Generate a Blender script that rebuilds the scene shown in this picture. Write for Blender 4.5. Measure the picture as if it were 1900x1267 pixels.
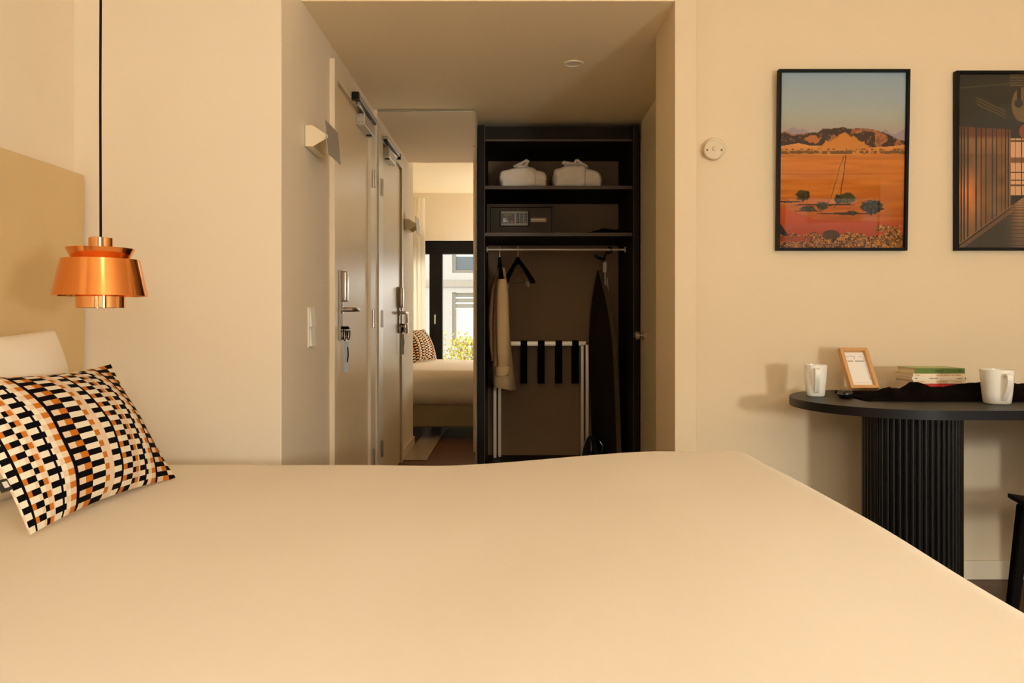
import bpy, bmesh, math, random
import numpy as np
from mathutils import Vector, Matrix, noise

random.seed(7)
R = math.radians
scene = bpy.context.scene
for o in list(bpy.data.objects):
    bpy.data.objects.remove(o)

# ------------------------------------------------------------------ camera
CAM_Z = 1.028
cam = bpy.data.cameras.new('camera')
cam.sensor_width = 36.0
cam.lens = 1420.0 / 1900.0 * 36.0
cam.shift_y = -41.5 / 1900.0
cam.clip_start = 0.02
cam_o = bpy.data.objects.new('camera', cam)
cam_o.location = (0, 0, CAM_Z)
cam_o.rotation_euler = (R(90), 0, 0)
scene.collection.objects.link(cam_o)
scene.camera = cam_o

# ------------------------------------------------------------------ world, sun, exposure
WORLD = 8.2
world = bpy.data.worlds.new('sky')
scene.world = world
world.use_nodes = True
bg = world.node_tree.nodes['Background']
bg.inputs['Color'].default_value = (1.0, 0.93, 0.79, 1)
bg.inputs['Strength'].default_value = WORLD

sun = bpy.data.lights.new('sun', 'SUN')
sun.energy = 1.5
sun.angle = R(1.0)
sun.color = (1.0, 0.9, 0.74)
sun_o = bpy.data.objects.new('sun', sun)
sun_o.rotation_euler = Vector((-0.35, -0.75, -0.6)).to_track_quat('-Z', 'Y').to_euler()
sun_o.location = (3, 20, 15)
scene.collection.objects.link(sun_o)

portal = bpy.data.lights.new('window_portal', 'AREA')
portal.shape = 'RECTANGLE'
portal.size = 5.2
portal.size_y = 2.1
portal.cycles.is_portal = True
portal_o = bpy.data.objects.new('window_portal', portal)
portal_o.location = (1.12, -1.58, 1.05)
portal_o.rotation_euler = (R(90), 0, 0)
scene.collection.objects.link(portal_o)

LAMP_COL = (1.0, 1.0, 0.95)
CEIL_E = 8.0      # emission strength of the added ceiling fill lamp
DRUM_E = 21.0      # emission strength of the added drum shade fill
GLOBE_E = 210.0    # emission strength of the added small globe

scene.view_settings.view_transform = 'Standard'
scene.view_settings.look = 'None'
scene.view_settings.gamma = 1.0
scene.view_settings.use_curve_mapping = False
scene.view_settings.exposure = 0.10
scene.cycles.use_denoising = True
scene.cycles.use_adaptive_sampling = True
scene.cycles.adaptive_threshold = 0.03
scene.cycles.max_bounces = 12
scene.cycles.diffuse_bounces = 7
scene.cycles.caustics_reflective = True
scene.cycles.blur_glossy = 1.0
scene.cycles.caustics_refractive = False
scene.cycles.sample_clamp_indirect = 6.0

# ------------------------------------------------------------------ materials
MATS = {}


def lin(c):
    return tuple(((v / 255.0) / 12.92) if v <= 10 else (((v / 255.0) + 0.055) / 1.055) ** 2.4 for v in c)


def mat(name, col, rough=0.5, metal=0.0, var=0.05, scale=8.0, bump=0.0, bscale=60.0, coat=0.0, trans=None, sheen=0.0,
        stretch=None, spec=0.5):
    m = bpy.data.materials.new(name)
    m.use_nodes = True
    nt = m.node_tree
    b = nt.nodes['Principled BSDF']
    tc = nt.nodes.new('ShaderNodeTexCoord')
    mp = nt.nodes.new('ShaderNodeMapping')
    nt.links.new(tc.outputs['Object'], mp.inputs['Vector'])
    if stretch:
        mp.inputs['Scale'].default_value = stretch
    nz = nt.nodes.new('ShaderNodeTexNoise')
    nz.inputs['Scale'].default_value = scale
    nz.inputs['Detail'].default_value = 4
    nt.links.new(mp.outputs['Vector'], nz.inputs['Vector'])
    mx = nt.nodes.new('ShaderNodeMix')
    mx.data_type = 'RGBA'
    mx.inputs['A'].default_value = tuple(max(0, c * (1 - var)) for c in col[:3]) + (1,)
    mx.inputs['B'].default_value = tuple(min(1, c * (1 + var)) for c in col[:3]) + (1,)
    nt.links.new(nz.outputs['Fac'], mx.inputs['Factor'])
    nt.links.new(mx.outputs['Result'], b.inputs['Base Color'])
    b.inputs['Roughness'].default_value = rough
    b.inputs['Metallic'].default_value = metal
    b.inputs['Specular IOR Level'].default_value = spec
    if coat:
        b.inputs['Coat Weight'].default_value = coat
        b.inputs['Coat Roughness'].default_value = 0.08
    if sheen:
        b.inputs['Sheen Weight'].default_value = sheen
    if bump:
        n2 = nt.nodes.new('ShaderNodeTexNoise')
        n2.inputs['Scale'].default_value = bscale
        n2.inputs['Detail'].default_value = 6
        nt.links.new(mp.outputs['Vector'], n2.inputs['Vector'])
        bp = nt.nodes.new('ShaderNodeBump')
        bp.inputs['Strength'].default_value = bump
        bp.inputs['Distance'].default_value = 0.004
        nt.links.new(n2.outputs['Fac'], bp.inputs['Height'])
        nt.links.new(bp.outputs['Normal'], b.inputs['Normal'])
    MATS[name] = m
    return m


def mat_emit(name, col, strength):
    m = bpy.data.materials.new(name)
    m.use_nodes = True
    b = m.node_tree.nodes['Principled BSDF']
    b.inputs['Base Color'].default_value = (0.8, 0.8, 0.8, 1)
    b.inputs['Emission Color'].default_value = (*col, 1)
    b.inputs['Emission Strength'].default_value = strength
    MATS[name] = m
    return m


def mat_glass(name, ior=1.45, tint=(1, 1, 1), gain=1.0):
    m = bpy.data.materials.new(name)
    m.use_nodes = True
    nt = m.node_tree
    nt.nodes.remove(nt.nodes['Principled BSDF'])
    out = nt.nodes['Material Output']
    t = nt.nodes.new('ShaderNodeBsdfTransparent')
    t.inputs['Color'].default_value = (*tint, 1)
    g = nt.nodes.new('ShaderNodeBsdfGlossy')
    g.inputs['Roughness'].default_value = 0.0
    f = nt.nodes.new('ShaderNodeFresnel')
    f.inputs['IOR'].default_value = ior
    ml = nt.nodes.new('ShaderNodeMath')
    ml.operation = 'MULTIPLY'
    ml.inputs[1].default_value = gain
    nt.links.new(f.outputs[0], ml.inputs[0])
    mx = nt.nodes.new('ShaderNodeMixShader')
    nt.links.new(ml.outputs[0], mx.inputs['Fac'])
    nt.links.new(t.outputs[0], mx.inputs[1])
    nt.links.new(g.outputs[0], mx.inputs[2])
    nt.links.new(mx.outputs[0], out.inputs['Surface'])
    MATS[name] = m
    return m


def mat_attr(name, rough=0.6, bump=0.0, bscale=300.0, coat=0.0):
    """Colour from the mesh's own colour attribute (a flat print or a knitted pattern)."""
    m = bpy.data.materials.new(name)
    m.use_nodes = True
    nt = m.node_tree
    b = nt.nodes['Principled BSDF']
    a = nt.nodes.new('ShaderNodeVertexColor')
    a.layer_name = 'print'
    nt.links.new(a.outputs['Color'], b.inputs['Base Color'])
    b.inputs['Roughness'].default_value = rough
    b.inputs['Specular IOR Level'].default_value = 0.08
    if bump:
        tc = nt.nodes.new('ShaderNodeTexCoord')
        n2 = nt.nodes.new('ShaderNodeTexNoise')
        n2.inputs['Scale'].default_value = bscale
        nt.links.new(tc.outputs['Object'], n2.inputs['Vector'])
        bp = nt.nodes.new('ShaderNodeBump')
        bp.inputs['Strength'].default_value = bump
        bp.inputs['Distance'].default_value = 0.003
        nt.links.new(n2.outputs['Fac'], bp.inputs['Height'])
        nt.links.new(bp.outputs['Normal'], b.inputs['Normal'])
    if coat:
        b.inputs['Coat Weight'].default_value = coat
        b.inputs['Coat Roughness'].default_value = 0.02
    MATS[name] = m
    return m


def mat_planks(name):
    m = bpy.data.materials.new(name)
    m.use_nodes = True
    nt = m.node_tree
    b = nt.nodes['Principled BSDF']
    tc = nt.nodes.new('ShaderNodeTexCoord')
    mp = nt.nodes.new('ShaderNodeMapping')
    nt.links.new(tc.outputs['Object'], mp.inputs['Vector'])
    br = nt.nodes.new('ShaderNodeTexBrick')
    br.offset = 0.4
    br.inputs['Scale'].default_value = 1.0
    br.inputs['Brick Width'].default_value = 1.6
    br.inputs['Row Height'].default_value = 0.14
    br.inputs['Mortar Size'].default_value = 0.0015
    br.inputs['Color1'].default_value = (0.120, 0.046, 0.016, 1)
    br.inputs['Color2'].default_value = (0.165, 0.066, 0.024, 1)
    br.inputs['Mortar'].default_value = (0.02, 0.012, 0.008, 1)
    nt.links.new(mp.outputs['Vector'], br.inputs['Vector'])
    mp2 = nt.nodes.new('ShaderNodeMapping')
    mp2.inputs['Scale'].default_value = (2.0, 40.0, 1.0)
    nt.links.new(tc.outputs['Object'], mp2.inputs['Vector'])
    nz = nt.nodes.new('ShaderNodeTexNoise')
    nz.inputs['Scale'].default_value = 2.0
    nz.inputs['Detail'].default_value = 6
    nt.links.new(mp2.outputs['Vector'], nz.inputs['Vector'])
    mx = nt.nodes.new('ShaderNodeMix')
    mx.data_type = 'RGBA'
    mx.blend_type = 'MULTIPLY'
    mx.inputs['Factor'].default_value = 0.5
    nt.links.new(br.outputs['Color'], mx.inputs['A'])
    nt.links.new(nz.outputs['Fac'], mx.inputs['B'])
    nt.links.new(mx.outputs['Result'], b.inputs['Base Color'])
    b.inputs['Roughness'].default_value = 0.38
    b.inputs['Specular IOR Level'].default_value = 0.3
    MATS[name] = m
    return m


WALL = (0.86, 0.755, 0.585)
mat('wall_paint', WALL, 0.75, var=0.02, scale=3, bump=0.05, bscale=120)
mat('wall_paint_darkened', (0.76, 0.615, 0.405), 0.75, var=0.02, scale=3, bump=0.05, bscale=120)  # wall_paint darkened and yellowed, for the picture wall and the partition
mat('ceiling_paint', (0.88, 0.73, 0.49), 0.8, var=0.02, scale=2)
mat('trim_paint', (0.82, 0.69, 0.49), 0.35, var=0.02, scale=4)
mat('door_gloss', (0.86, 0.67, 0.39), 0.32, var=0.015, scale=2, spec=0.2)
mat_planks('floor_wood')
mat('strip_pale', (0.42, 0.34, 0.24), 0.25, var=0.15, scale=12)
mat('headboard_lacquer', (0.68, 0.50, 0.25), 0.42, var=0.02, scale=4)
mat('bed_linen', (0.80, 0.72, 0.59), 0.85, var=0.02, scale=5, bump=0.06, bscale=14, sheen=0.1)
mat('pillow_linen', (0.90, 0.82, 0.68), 0.85, var=0.02, scale=5, bump=0.08, bscale=16, sheen=0.1)
mat('bed_base_fabric', (0.36, 0.29, 0.17), 0.9, var=0.06, scale=40)
mat('copper', (0.90, 0.35, 0.105), 0.16, 1.0, var=0.03, scale=3)
mat('copper_polished', (0.95, 0.46, 0.18), 0.07, 1.0, var=0.03, scale=3)
mat('black_cord', (0.004, 0.003, 0.002), 0.6, spec=0.15)
mat('chrome', (0.88, 0.74, 0.54), 0.30, 0.4, var=0.02)
mat('brushed_steel', (0.62, 0.58, 0.52), 0.28, 1.0, var=0.05)
mat('white_plastic', (0.80, 0.73, 0.60), 0.4, var=0.02)
mat('disc_plastic', (0.68, 0.56, 0.38), 0.45, var=0.02)
mat('cream_plastic', (0.86, 0.74, 0.50), 0.45, var=0.02)
mat('grey_metal', (0.42, 0.38, 0.32), 0.5, 0.3, var=0.03)
mat('closer_silver', (0.55, 0.50, 0.42), 0.4, 0.5, var=0.03)
mat('black_plastic', (0.004, 0.0035, 0.003), 0.4, spec=0.25)
mat('black_gloss', (0.006, 0.006, 0.006), 0.08)
mat('closet_laminate', (0.017, 0.012, 0.008), 0.6, var=0.08, scale=6, spec=0.2)
mat('closet_back', (0.26, 0.162, 0.082), 0.6, var=0.08, scale=6, spec=0.2)
mat('closet_edge', (0.085, 0.060, 0.036), 0.5, var=0.05)
mat('safe_grey', (0.050, 0.036, 0.022), 0.55, var=0.05, spec=0.2)
mat('safe_panel', (0.24, 0.21, 0.15), 0.4, var=0.04)
mat('safe_display', (0.05, 0.03, 0.015), 0.3)
mat('lcd', (0.12, 0.10, 0.04), 0.3)
mat('red_dot', (0.6, 0.12, 0.09), 0.4)
mat('terry', (0.86, 0.78, 0.66), 0.95, var=0.06, scale=40, bump=0.5, bscale=220)
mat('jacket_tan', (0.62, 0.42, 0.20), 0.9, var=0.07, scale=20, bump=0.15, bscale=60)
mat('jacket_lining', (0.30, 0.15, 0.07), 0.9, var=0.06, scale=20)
mat('hanger_black', (0.004, 0.0035, 0.003), 0.4, spec=0.2)
mat('strap_black', (0.003, 0.003, 0.003), 0.9, spec=0.05)
mat('iron_board_cover', (0.028, 0.020, 0.012), 0.9, var=0.08, scale=30, spec=0.1)
mat('iron_board_edge_lit', (0.13, 0.092, 0.045), 0.9, var=0.08, scale=30, spec=0.1)  # lighter than the cover: the light on the edge is put into its colour
mat('table_black', (0.006, 0.005, 0.0045), 0.42, var=0.06, scale=10, spec=0.22)
mat('table_slat', (0.004, 0.0035, 0.003), 0.35, var=0.05, spec=0.25)
mat('mug_glaze', (0.84, 0.80, 0.70), 0.12, var=0.01, coat=0.4)
mat('frame_oak', (0.62, 0.34, 0.13), 0.5, var=0.18, scale=6, stretch=(14, 14, 1.5))
mat('card_paper', (0.85, 0.80, 0.72), 0.7, var=0.01)
mat('ink_grey', (0.16, 0.13, 0.11), 0.7)
mat('pages', (0.72, 0.58, 0.40), 0.85, var=0.12, scale=10, stretch=(1, 1, 90))
mat('book_green', (0.10, 0.17, 0.012), 0.4, var=0.05)
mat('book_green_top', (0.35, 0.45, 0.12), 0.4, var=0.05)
mat('book_cream', (0.82, 0.66, 0.44), 0.5, var=0.03)
mat('book_cream_pale', (0.84, 0.72, 0.54), 0.5, var=0.03)
mat('book_red', (0.62, 0.030, 0.015), 0.45, var=0.03)
mat('ink_orange', (0.55, 0.28, 0.10), 0.6)
mat('ink_dark', (0.03, 0.025, 0.02), 0.6)
mat('ink_white', (0.85, 0.80, 0.74), 0.6)
mat('scarf_dark', (0.004, 0.0022, 0.0016), 0.95, var=0.2, scale=30, bump=0.4, bscale=120, spec=0.05)
mat('frame_black', (0.003, 0.0025, 0.002), 0.5, spec=0.15)
mat('chair_black', (0.003, 0.0025, 0.002), 0.5, spec=0.15)
mat('chair_seat', (0.010, 0.008, 0.006), 0.5, spec=0.25)
mat('window_black', (0.004, 0.0035, 0.003), 0.4, spec=0.2)
mat('facade_white', (0.115, 0.118, 0.125), 0.8, var=0.03, scale=1)
mat('facade_cream', (0.090, 0.085, 0.078), 0.8, var=0.03, scale=1)
mat('facade_frame', (0.045, 0.044, 0.038), 0.6)
mat('facade_blind', (0.16, 0.162, 0.165), 0.6)
mat('facade_blue', (0.025, 0.036, 0.048), 0.35, spec=0.2)
mat('concrete', (0.5, 0.47, 0.42), 0.9, var=0.1)
mat('leaf_yellow', (0.30, 0.28, 0.025), 0.6, var=0.3, scale=5)
mat('bark', (0.16, 0.10, 0.05), 0.9)
mat('planter', (0.30, 0.27, 0.23), 0.8)
mat('mirror_silver', (0.93, 0.93, 0.90), 0.0, 1.0, var=0.0)
mat('mirror_edge', (0.34, 0.30, 0.20), 0.3, 0.2, var=0.0)
mat('tag_blue', (0.42, 0.50, 0.54), 0.35)
mat('key_brass', (0.6, 0.45, 0.2), 0.25, 1.0)
mat('lampshade_metal', (0.7, 0.66, 0.6), 0.4)
mat_glass('pane', 1.45)
mat_glass('picture_glass', 1.45, gain=0.55)
mat_emit('ceiling_fill_glow', LAMP_COL, CEIL_E)
mat_emit('globe_glow', LAMP_COL, 9.0)
mat_attr('print_matte', 0.55)
mat_attr('knit', 0.95, bump=0.35, bscale=320)


def mat_curtain():
    m = bpy.data.materials.new('curtain_sheer')
    m.use_nodes = True
    nt = m.node_tree
    nt.nodes.remove(nt.nodes['Principled BSDF'])
    d = nt.nodes.new('ShaderNodeBsdfDiffuse')
    d.inputs['Color'].default_value = (0.95, 0.91, 0.82, 1)
    t = nt.nodes.new('ShaderNodeBsdfTranslucent')
    t.inputs['Color'].default_value = (0.95, 0.91, 0.82, 1)
    mx = nt.nodes.new('ShaderNodeMixShader')
    mx.inputs[0].default_value = 0.7
    nt.links.new(d.outputs[0], mx.inputs[1])
    nt.links.new(t.outputs[0], mx.inputs[2])
    nt.links.new(mx.outputs[0], nt.nodes['Material Output'].inputs['Surface'])
    MATS['curtain_sheer'] = m


mat_curtain()

# ------------------------------------------------------------------ mesh helpers
COL = scene.collection


def box(bm, lo, hi, bev=0.0, seg=2):
    t = bmesh.new()
    bmesh.ops.create_cube(t, size=1.0)
    lo, hi = Vector(lo), Vector(hi)
    for v in t.verts:
        v.co = Vector((lo[i] + (v.co[i] + 0.5) * (hi[i] - lo[i]) for i in range(3)))
    if bev:
        bmesh.ops.bevel(t, geom=t.edges[:], offset=bev, segments=seg, profile=0.5, affect='EDGES')
    merge(bm, t)


def merge(bm, t, M=None):
    if M is not None:
        bmesh.ops.transform(t, matrix=M, verts=t.verts)
    me = bpy.data.meshes.new('tmp')
    t.to_mesh(me)
    t.free()
    bm.from_mesh(me)
    bpy.data.meshes.remove(me)


def lathe(bm, prof, c=(0, 0, 0), seg=48, close=False):
    """prof: list of (r, z); revolve about z through c."""
    rings = []
    for r, z in prof:
        if r < 1e-6:
            rings.append([bm.verts.new((c[0], c[1], c[2] + z))])
        else:
            rings.append([bm.verts.new((c[0] + r * math.cos(2 * math.pi * k / seg), c[1] + r * math.sin(2 * math.pi * k / seg), c[2] + z))
                          for k in range(seg)])
    pairs = list(zip(rings[:-1], rings[1:]))
    if close:
        pairs.append((rings[-1], rings[0]))
    for a, b in pairs:
        for k in range(seg):
            k2 = (k + 1) % seg
            if len(a) == 1 and len(b) == 1:
                continue
            if len(a) == 1:
                bm.faces.new((a[0], b[k2], b[k]))
            elif len(b) == 1:
                bm.faces.new((a[k], a[k2], b[0]))
            else:
                bm.faces.new((a[k], a[k2], b[k2], b[k]))


def tube(bm, pts, r, seg=10, cap=True):
    pts = [Vector(p) for p in pts]
    rs = r if isinstance(r, (list, tuple)) else [r] * len(pts)
    rings = []
    up = None
    for i, p in enumerate(pts):
        if i == 0:
            d = pts[1] - pts[0]
        elif i == len(pts) - 1:
            d = pts[-1] - pts[-2]
        else:
            d = (pts[i + 1] - pts[i]).normalized() + (pts[i] - pts[i - 1]).normalized()
        d.normalize()
        if up is None:
            up = d.orthogonal().normalized()
        else:
            up = (up - d * up.dot(d)).normalized()
        w = d.cross(up)
        rings.append([bm.verts.new(p + (up * math.cos(2 * math.pi * k / seg) + w * math.sin(2 * math.pi * k / seg)) * rs[i]) for k in range(seg)])
    for a, b in zip(rings[:-1], rings[1:]):
        for k in range(seg):
            bm.faces.new((a[k], a[(k + 1) % seg], b[(k + 1) % seg], b[k]))
    if cap:
        bm.faces.new(rings[0][::-1])
        bm.faces.new(rings[-1])


def prism(bm, poly, axis, lo, hi):
    """extrude a 2D polygon along an axis (0/1/2); poly gives the two other coordinates in order."""
    def P(a, b, t):
        c = [0, 0, 0]
        o = [i for i in range(3) if i != axis]
        c[o[0]], c[o[1]], c[axis] = a, b, t
        return c
    A = [bm.verts.new(P(a, b, lo)) for a, b in poly]
    B = [bm.verts.new(P(a, b, hi)) for a, b in poly]
    n = len(poly)
    bm.faces.new(A)
    bm.faces.new(B[::-1])
    for i in range(n):
        bm.faces.new((A[i], B[i], B[(i + 1) % n], A[(i + 1) % n]))


def rounded_box(bm, lo, hi, r, n=(24, 24, 8), deform=None):
    """box with large round edges, evenly subdivided."""
    lo, hi = Vector(lo), Vector(hi)
    c = {}

    def vert(q):
        key = (round(q[0], 5), round(q[1], 5), round(q[2], 5))
        if key not in c:
            q = Vector(q)
            inner = Vector((min(max(q[i], lo[i] + r), hi[i] - r) for i in range(3)))
            d = q - inner
            p = inner + d.normalized() * r if d.length > 1e-9 else q
            if deform:
                p = deform(p)
            c[key] = bm.verts.new(p)
        return c[key]

    def coords(a, k):
        # concentrate samples near the edges
        res = []
        m = max(3, k // 4)
        for i in range(m):
            res.append(lo[a] + r * (i / m))
        for i in range(k + 1):
            res.append(lo[a] + r + (hi[a] - lo[a] - 2 * r) * i / k)
        for i in range(1, m + 1):
            res.append(hi[a] - r + r * (i / m))
        return res
    CS = [coords(a, n[a]) for a in range(3)]
    for a in range(3):
        o = [i for i in range(3) if i != a]
        for side in (lo[a], hi[a]):
            U, V = CS[o[0]], CS[o[1]]
            for i in range(len(U) - 1):
                for j in range(len(V) - 1):
                    q = []
                    for (x, y) in ((U[i], V[j]), (U[i + 1], V[j]), (U[i + 1], V[j + 1]), (U[i], V[j + 1])):
                        p = [0, 0, 0]
                        p[o[0]], p[o[1]], p[a] = x, y, side
                        q.append(vert(p))
                    if len(set(q)) >= 3:
                        try:
                            bm.faces.new(q)
                        except ValueError:
                            pass


ORG = {}


def place(o, parent):
    COL.objects.link(o)
    if parent is not None:
        o.parent = parent
        ORG[o] = ORG.get(parent, Vector((0, 0, 0)))
    return o


def obj(name, bm, m, parent=None, smooth=False, world=True, angle=40):
    """one mesh object; vertices given in world space are shifted to the parent's origin."""
    bmesh.ops.recalc_face_normals(bm, faces=bm.faces)
    if parent is not None and world:
        bmesh.ops.translate(bm, verts=bm.verts, vec=-ORG.get(parent, Vector((0, 0, 0))))
    me = bpy.data.meshes.new(name)
    bm.to_mesh(me)
    bm.free()
    if isinstance(m, str):
        m = MATS[m]
    me.materials.append(m)
    if smooth:
        for p in me.polygons:
            p.use_smooth = True
        try:
            me.set_sharp_from_angle(angle=R(angle))
        except Exception:
            pass
    o = bpy.data.objects.new(name, me)
    return place(o, parent)


def tag(o, label, cat, group=None, kind=None):
    o['label'] = label
    o['category'] = cat
    if group:
        o['group'] = group
    if kind:
        o['kind'] = kind
    return o


def thing(name, label, cat, loc=(0, 0, 0), rot=(0, 0, 0), group=None, kind=None):
    o = bpy.data.objects.new(name, None)
    o.empty_display_size = 0.05
    o.location = loc
    o.rotation_euler = rot
    COL.objects.link(o)
    ORG[o] = Vector(loc)
    return tag(o, label, cat, group, kind)


def struct(name, lohi, m, label, cat, bev=0.0):
    bm = bmesh.new()
    for lo, hi in lohi:
        box(bm, lo, hi, bev)
    return tag(obj(name, bm, m), label, cat, kind='structure')


def bbox_obj(name, lo, hi, m, parent=None, bev=0.0, seg=2, smooth=False):
    bm = bmesh.new()
    box(bm, lo, hi, bev, seg)
    return obj(name, bm, m, parent, smooth)


def smoothstep(a, b, x):
    t = min(1, max(0, (x - a) / (b - a)))
    return t * t * (3 - 2 * t)


# ================================================================== SETTING
XL, XR = -1.534, 4.0          # room side walls
YW = -1.5                     # window wall inner face
YF = 2.68                     # wall left of the corridor
YP = 3.03                     # picture wall
CX0, CX1 = -0.8075, 0.626     # corridor side faces
YS = 2.94                     # soffit / partition end
ZC, ZR = 2.25, 2.745          # corridor and room ceiling
YM = 4.46                     # mirror plane

struct('floor', [((-1.7, -1.7, -0.1), (4.15, 5.5, 0.0))], 'floor_wood', 'dark brown wooden floor', 'floor')
struct('ceiling', [((-1.7, -1.7, ZR), (4.15, 5.6, ZR + 0.1))], 'ceiling_paint', 'cream painted room ceiling', 'ceiling')
struct('ceiling_corridor', [((CX0, YS + 0.002, ZC), (CX1 + 0.002, 5.45, ZC + 0.495)), ((CX1, 3.3, ZC), (0.82, 5.45, ZC + 0.495))], 'ceiling_paint',
       'lowered cream ceiling over the entrance corridor', 'ceiling')
struct('wall_left', [((-1.7, -1.7, 0), (XL, 2.7, ZR))], 'wall_paint', 'cream wall behind the headboard', 'wall')
struct('wall_front', [((-1.7, YF, 0), (CX0, 3.40, ZR))], 'wall_paint', 'cream wall behind the copper pendant lamp', 'wall', bev=0.004)
struct('wall_corridor_left', [((-1.7, 3.40, 0), (-0.84, 4.43, ZR)), ((-0.84, 3.40, 2.105), (CX0, 4.43, ZR)),
                              ((-1.7, 4.43, 0), (CX0, 5.45, ZR))],
       'wall_paint', 'cream corridor wall around the entrance door', 'wall')
struct('wall_mirror', [((CX0, YM + 0.008, 0), (-0.2136, 5.45, ZC))], 'wall_paint', 'cream wall stub carrying the tall mirror', 'wall')
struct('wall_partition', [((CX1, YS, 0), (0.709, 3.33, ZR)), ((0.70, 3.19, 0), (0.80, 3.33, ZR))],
       'wall_paint_darkened', 'narrow cream partition end between corridor and pictures', 'wall', bev=0.002)
struct('wall_picture', [((0.71, YP, 0), (4.15, 3.2, ZR))], 'wall_paint_darkened', 'cream wall with the two framed pictures', 'wall')
struct('wall_corridor_right', [((0.80, 3.2, 0), (0.95, 5.45, ZR))], 'wall_paint', 'cream corridor wall beside the wardrobe', 'wall')
struct('wall_back', [((-1.7, 5.45, 0), (4.15, 5.6, ZR))], 'wall_paint', 'plain wall behind the wardrobe', 'wall')
struct('wall_right', [((XR, -1.7, 0), (4.15, 3.2, ZR))], 'wall_paint', 'cream wall at the far end of the table', 'wall')
struct('wall_window', [((-1.7, -1.7, 2.10), (4.15, YW, ZR)), ((-1.7, -1.7, 0), (-1.47, YW, 2.10)), ((3.72, -1.7, 0), (4.15, YW, 2.10))],
       'wall_paint', 'cream wall around the wide window seen in the mirror', 'wall')

# baseboards
struct('baseboard_picture', [((0.71, YP - 0.012, 0), (XR, YP, 0.075))], 'trim_paint', 'white baseboard under the picture wall', 'baseboard', bev=0.003)
struct('baseboard_front', [((XL, YF - 0.012, 0), (CX0, YF, 0.075)), ((CX0, YF - 0.012, 0), (CX0 + 0.012, 3.39, 0.075))], 'trim_paint',
       'white baseboard around the corner into the corridor', 'baseboard', bev=0.003)
struct('baseboard_left', [((XL, YW, 0), (XL + 0.012, YF, 0.075))], 'trim_paint', 'white baseboard behind the headboard', 'baseboard', bev=0.003)

# ---- window wall (seen in the mirror)
win = thing('window_1', 'wide black framed window wall reflected in the mirror', 'window', (1.1, -1.6, 0), kind='structure')
bbox_obj('head_frame', (-1.47, -1.66, 1.92), (3.72, -1.55, 2.10), 'window_black', win, 0.004)
bbox_obj('sill_frame', (-1.47, -1.66, 0.0), (3.72, -1.55, 0.07), 'window_black', win, 0.004)
posts = [(-1.47, -1.40), (-1.130, -0.954), (0.13, 0.30), (1.36, 1.53), (2.52, 2.69), (3.65, 3.72)]
for a, b in posts:
    bbox_obj('post', (a, -1.66, 0.07), (b, -1.54, 1.92), 'window_black', win, 0.004)
for (a, b), (c, d) in zip(posts[:-1], posts[1:]):
    bbox_obj('pane', (b, -1.615, 0.07), (c, -1.605, 1.92), 'pane', win)
bm = bmesh.new()
tube(bm, [(-1.05, -1.54, 0.97), (-1.05, -1.50, 0.97), (-1.05, -1.50, 1.09)], 0.008, 8)
obj('window_handle', bm, 'brushed_steel', win, True)

# curtains: sheer, gathered at the window ends
def curtain(x0, x1, label):
    bm = bmesh.new()
    n, m = 90, 14
    g = []
    for i in range(n + 1):
        col = []
        t = i / n
        for j in range(m + 1):
            s = j / m
            z = 0.03 + (2.66 - 0.03) * s
            a = 0.032 * (1.15 - 0.45 * s)
            y = -1.415 + a * math.sin(t * 2 * math.pi * 7 + 0.5 * math.sin(s * 3)) + 0.01 * math.sin(t * 31 + s * 4)
            x = x0 + (x1 - x0) * t + 0.012 * math.sin(t * 40 + s * 2)
            col.append(bm.verts.new((x, y, z)))
        g.append(col)
    for i in range(n):
        for j in range(m):
            bm.faces.new((g[i][j], g[i + 1][j], g[i + 1][j + 1], g[i][j + 1]))
    c = thing('curtain', label, 'curtain', ((x0 + x1) / 2, -1.415, 0.03))
    obj('cloth', bm, 'curtain_sheer', c, True, angle=180)
    bm = bmesh.new()
    box(bm, (x0 - 0.01, -1.43, 2.66), (x1 + 0.01, -1.40, 2.685), 0.003)
    obj('rail', bm, 'white_plastic', c)


curtain(-1.50, -1.17, 'white sheer curtain by the patterned cushions, seen in the mirror')
curtain(3.55, 3.95, 'white sheer curtain gathered at the far right end of window')

# ---- door on the left of the corridor
DX = -0.80
door = thing('door_1', 'glossy cream entrance door with hinges and overhead closer', 'door', (-0.82, 3.85, 0), kind='structure')
bbox_obj('door_leaf', (-0.838, 3.455, 0.006), (DX, 4.250, 2.094), 'door_gloss', door, 0.002)
bm = bmesh.new()
box(bm, (-0.838, 3.390, 0), (-0.785, 3.450, 2.112), 0.003)
obj('jamb', bm, 'trim_paint', door)
bm = bmesh.new()
box(bm, (-0.838, 4.255, 0), (-0.785, 4.408, 2.112), 0.003)
obj('jamb', bm, 'trim_paint', door)
bbox_obj('head_casing', (CX0 - 0.002, 3.390, 2.108), (-0.785, 4.408, 2.185), 'trim_paint', door, 0.003)
for zc in (1.82, 1.03, 0.25):
    bm = bmesh.new()
    lathe(bm, [(0, -0.052), (0.008, -0.05), (0.008, -0.001), (0.007, 0), (0.008, 0.001), (0.008, 0.05), (0, 0.052)], (-0.781, 4.315, zc), 14)
    box(bm, (-0.786, 4.318, zc - 0.05), (-0.7835, 4.345, zc + 0.05))
    obj('hinge', bm, 'brushed_steel', door, True)
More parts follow.
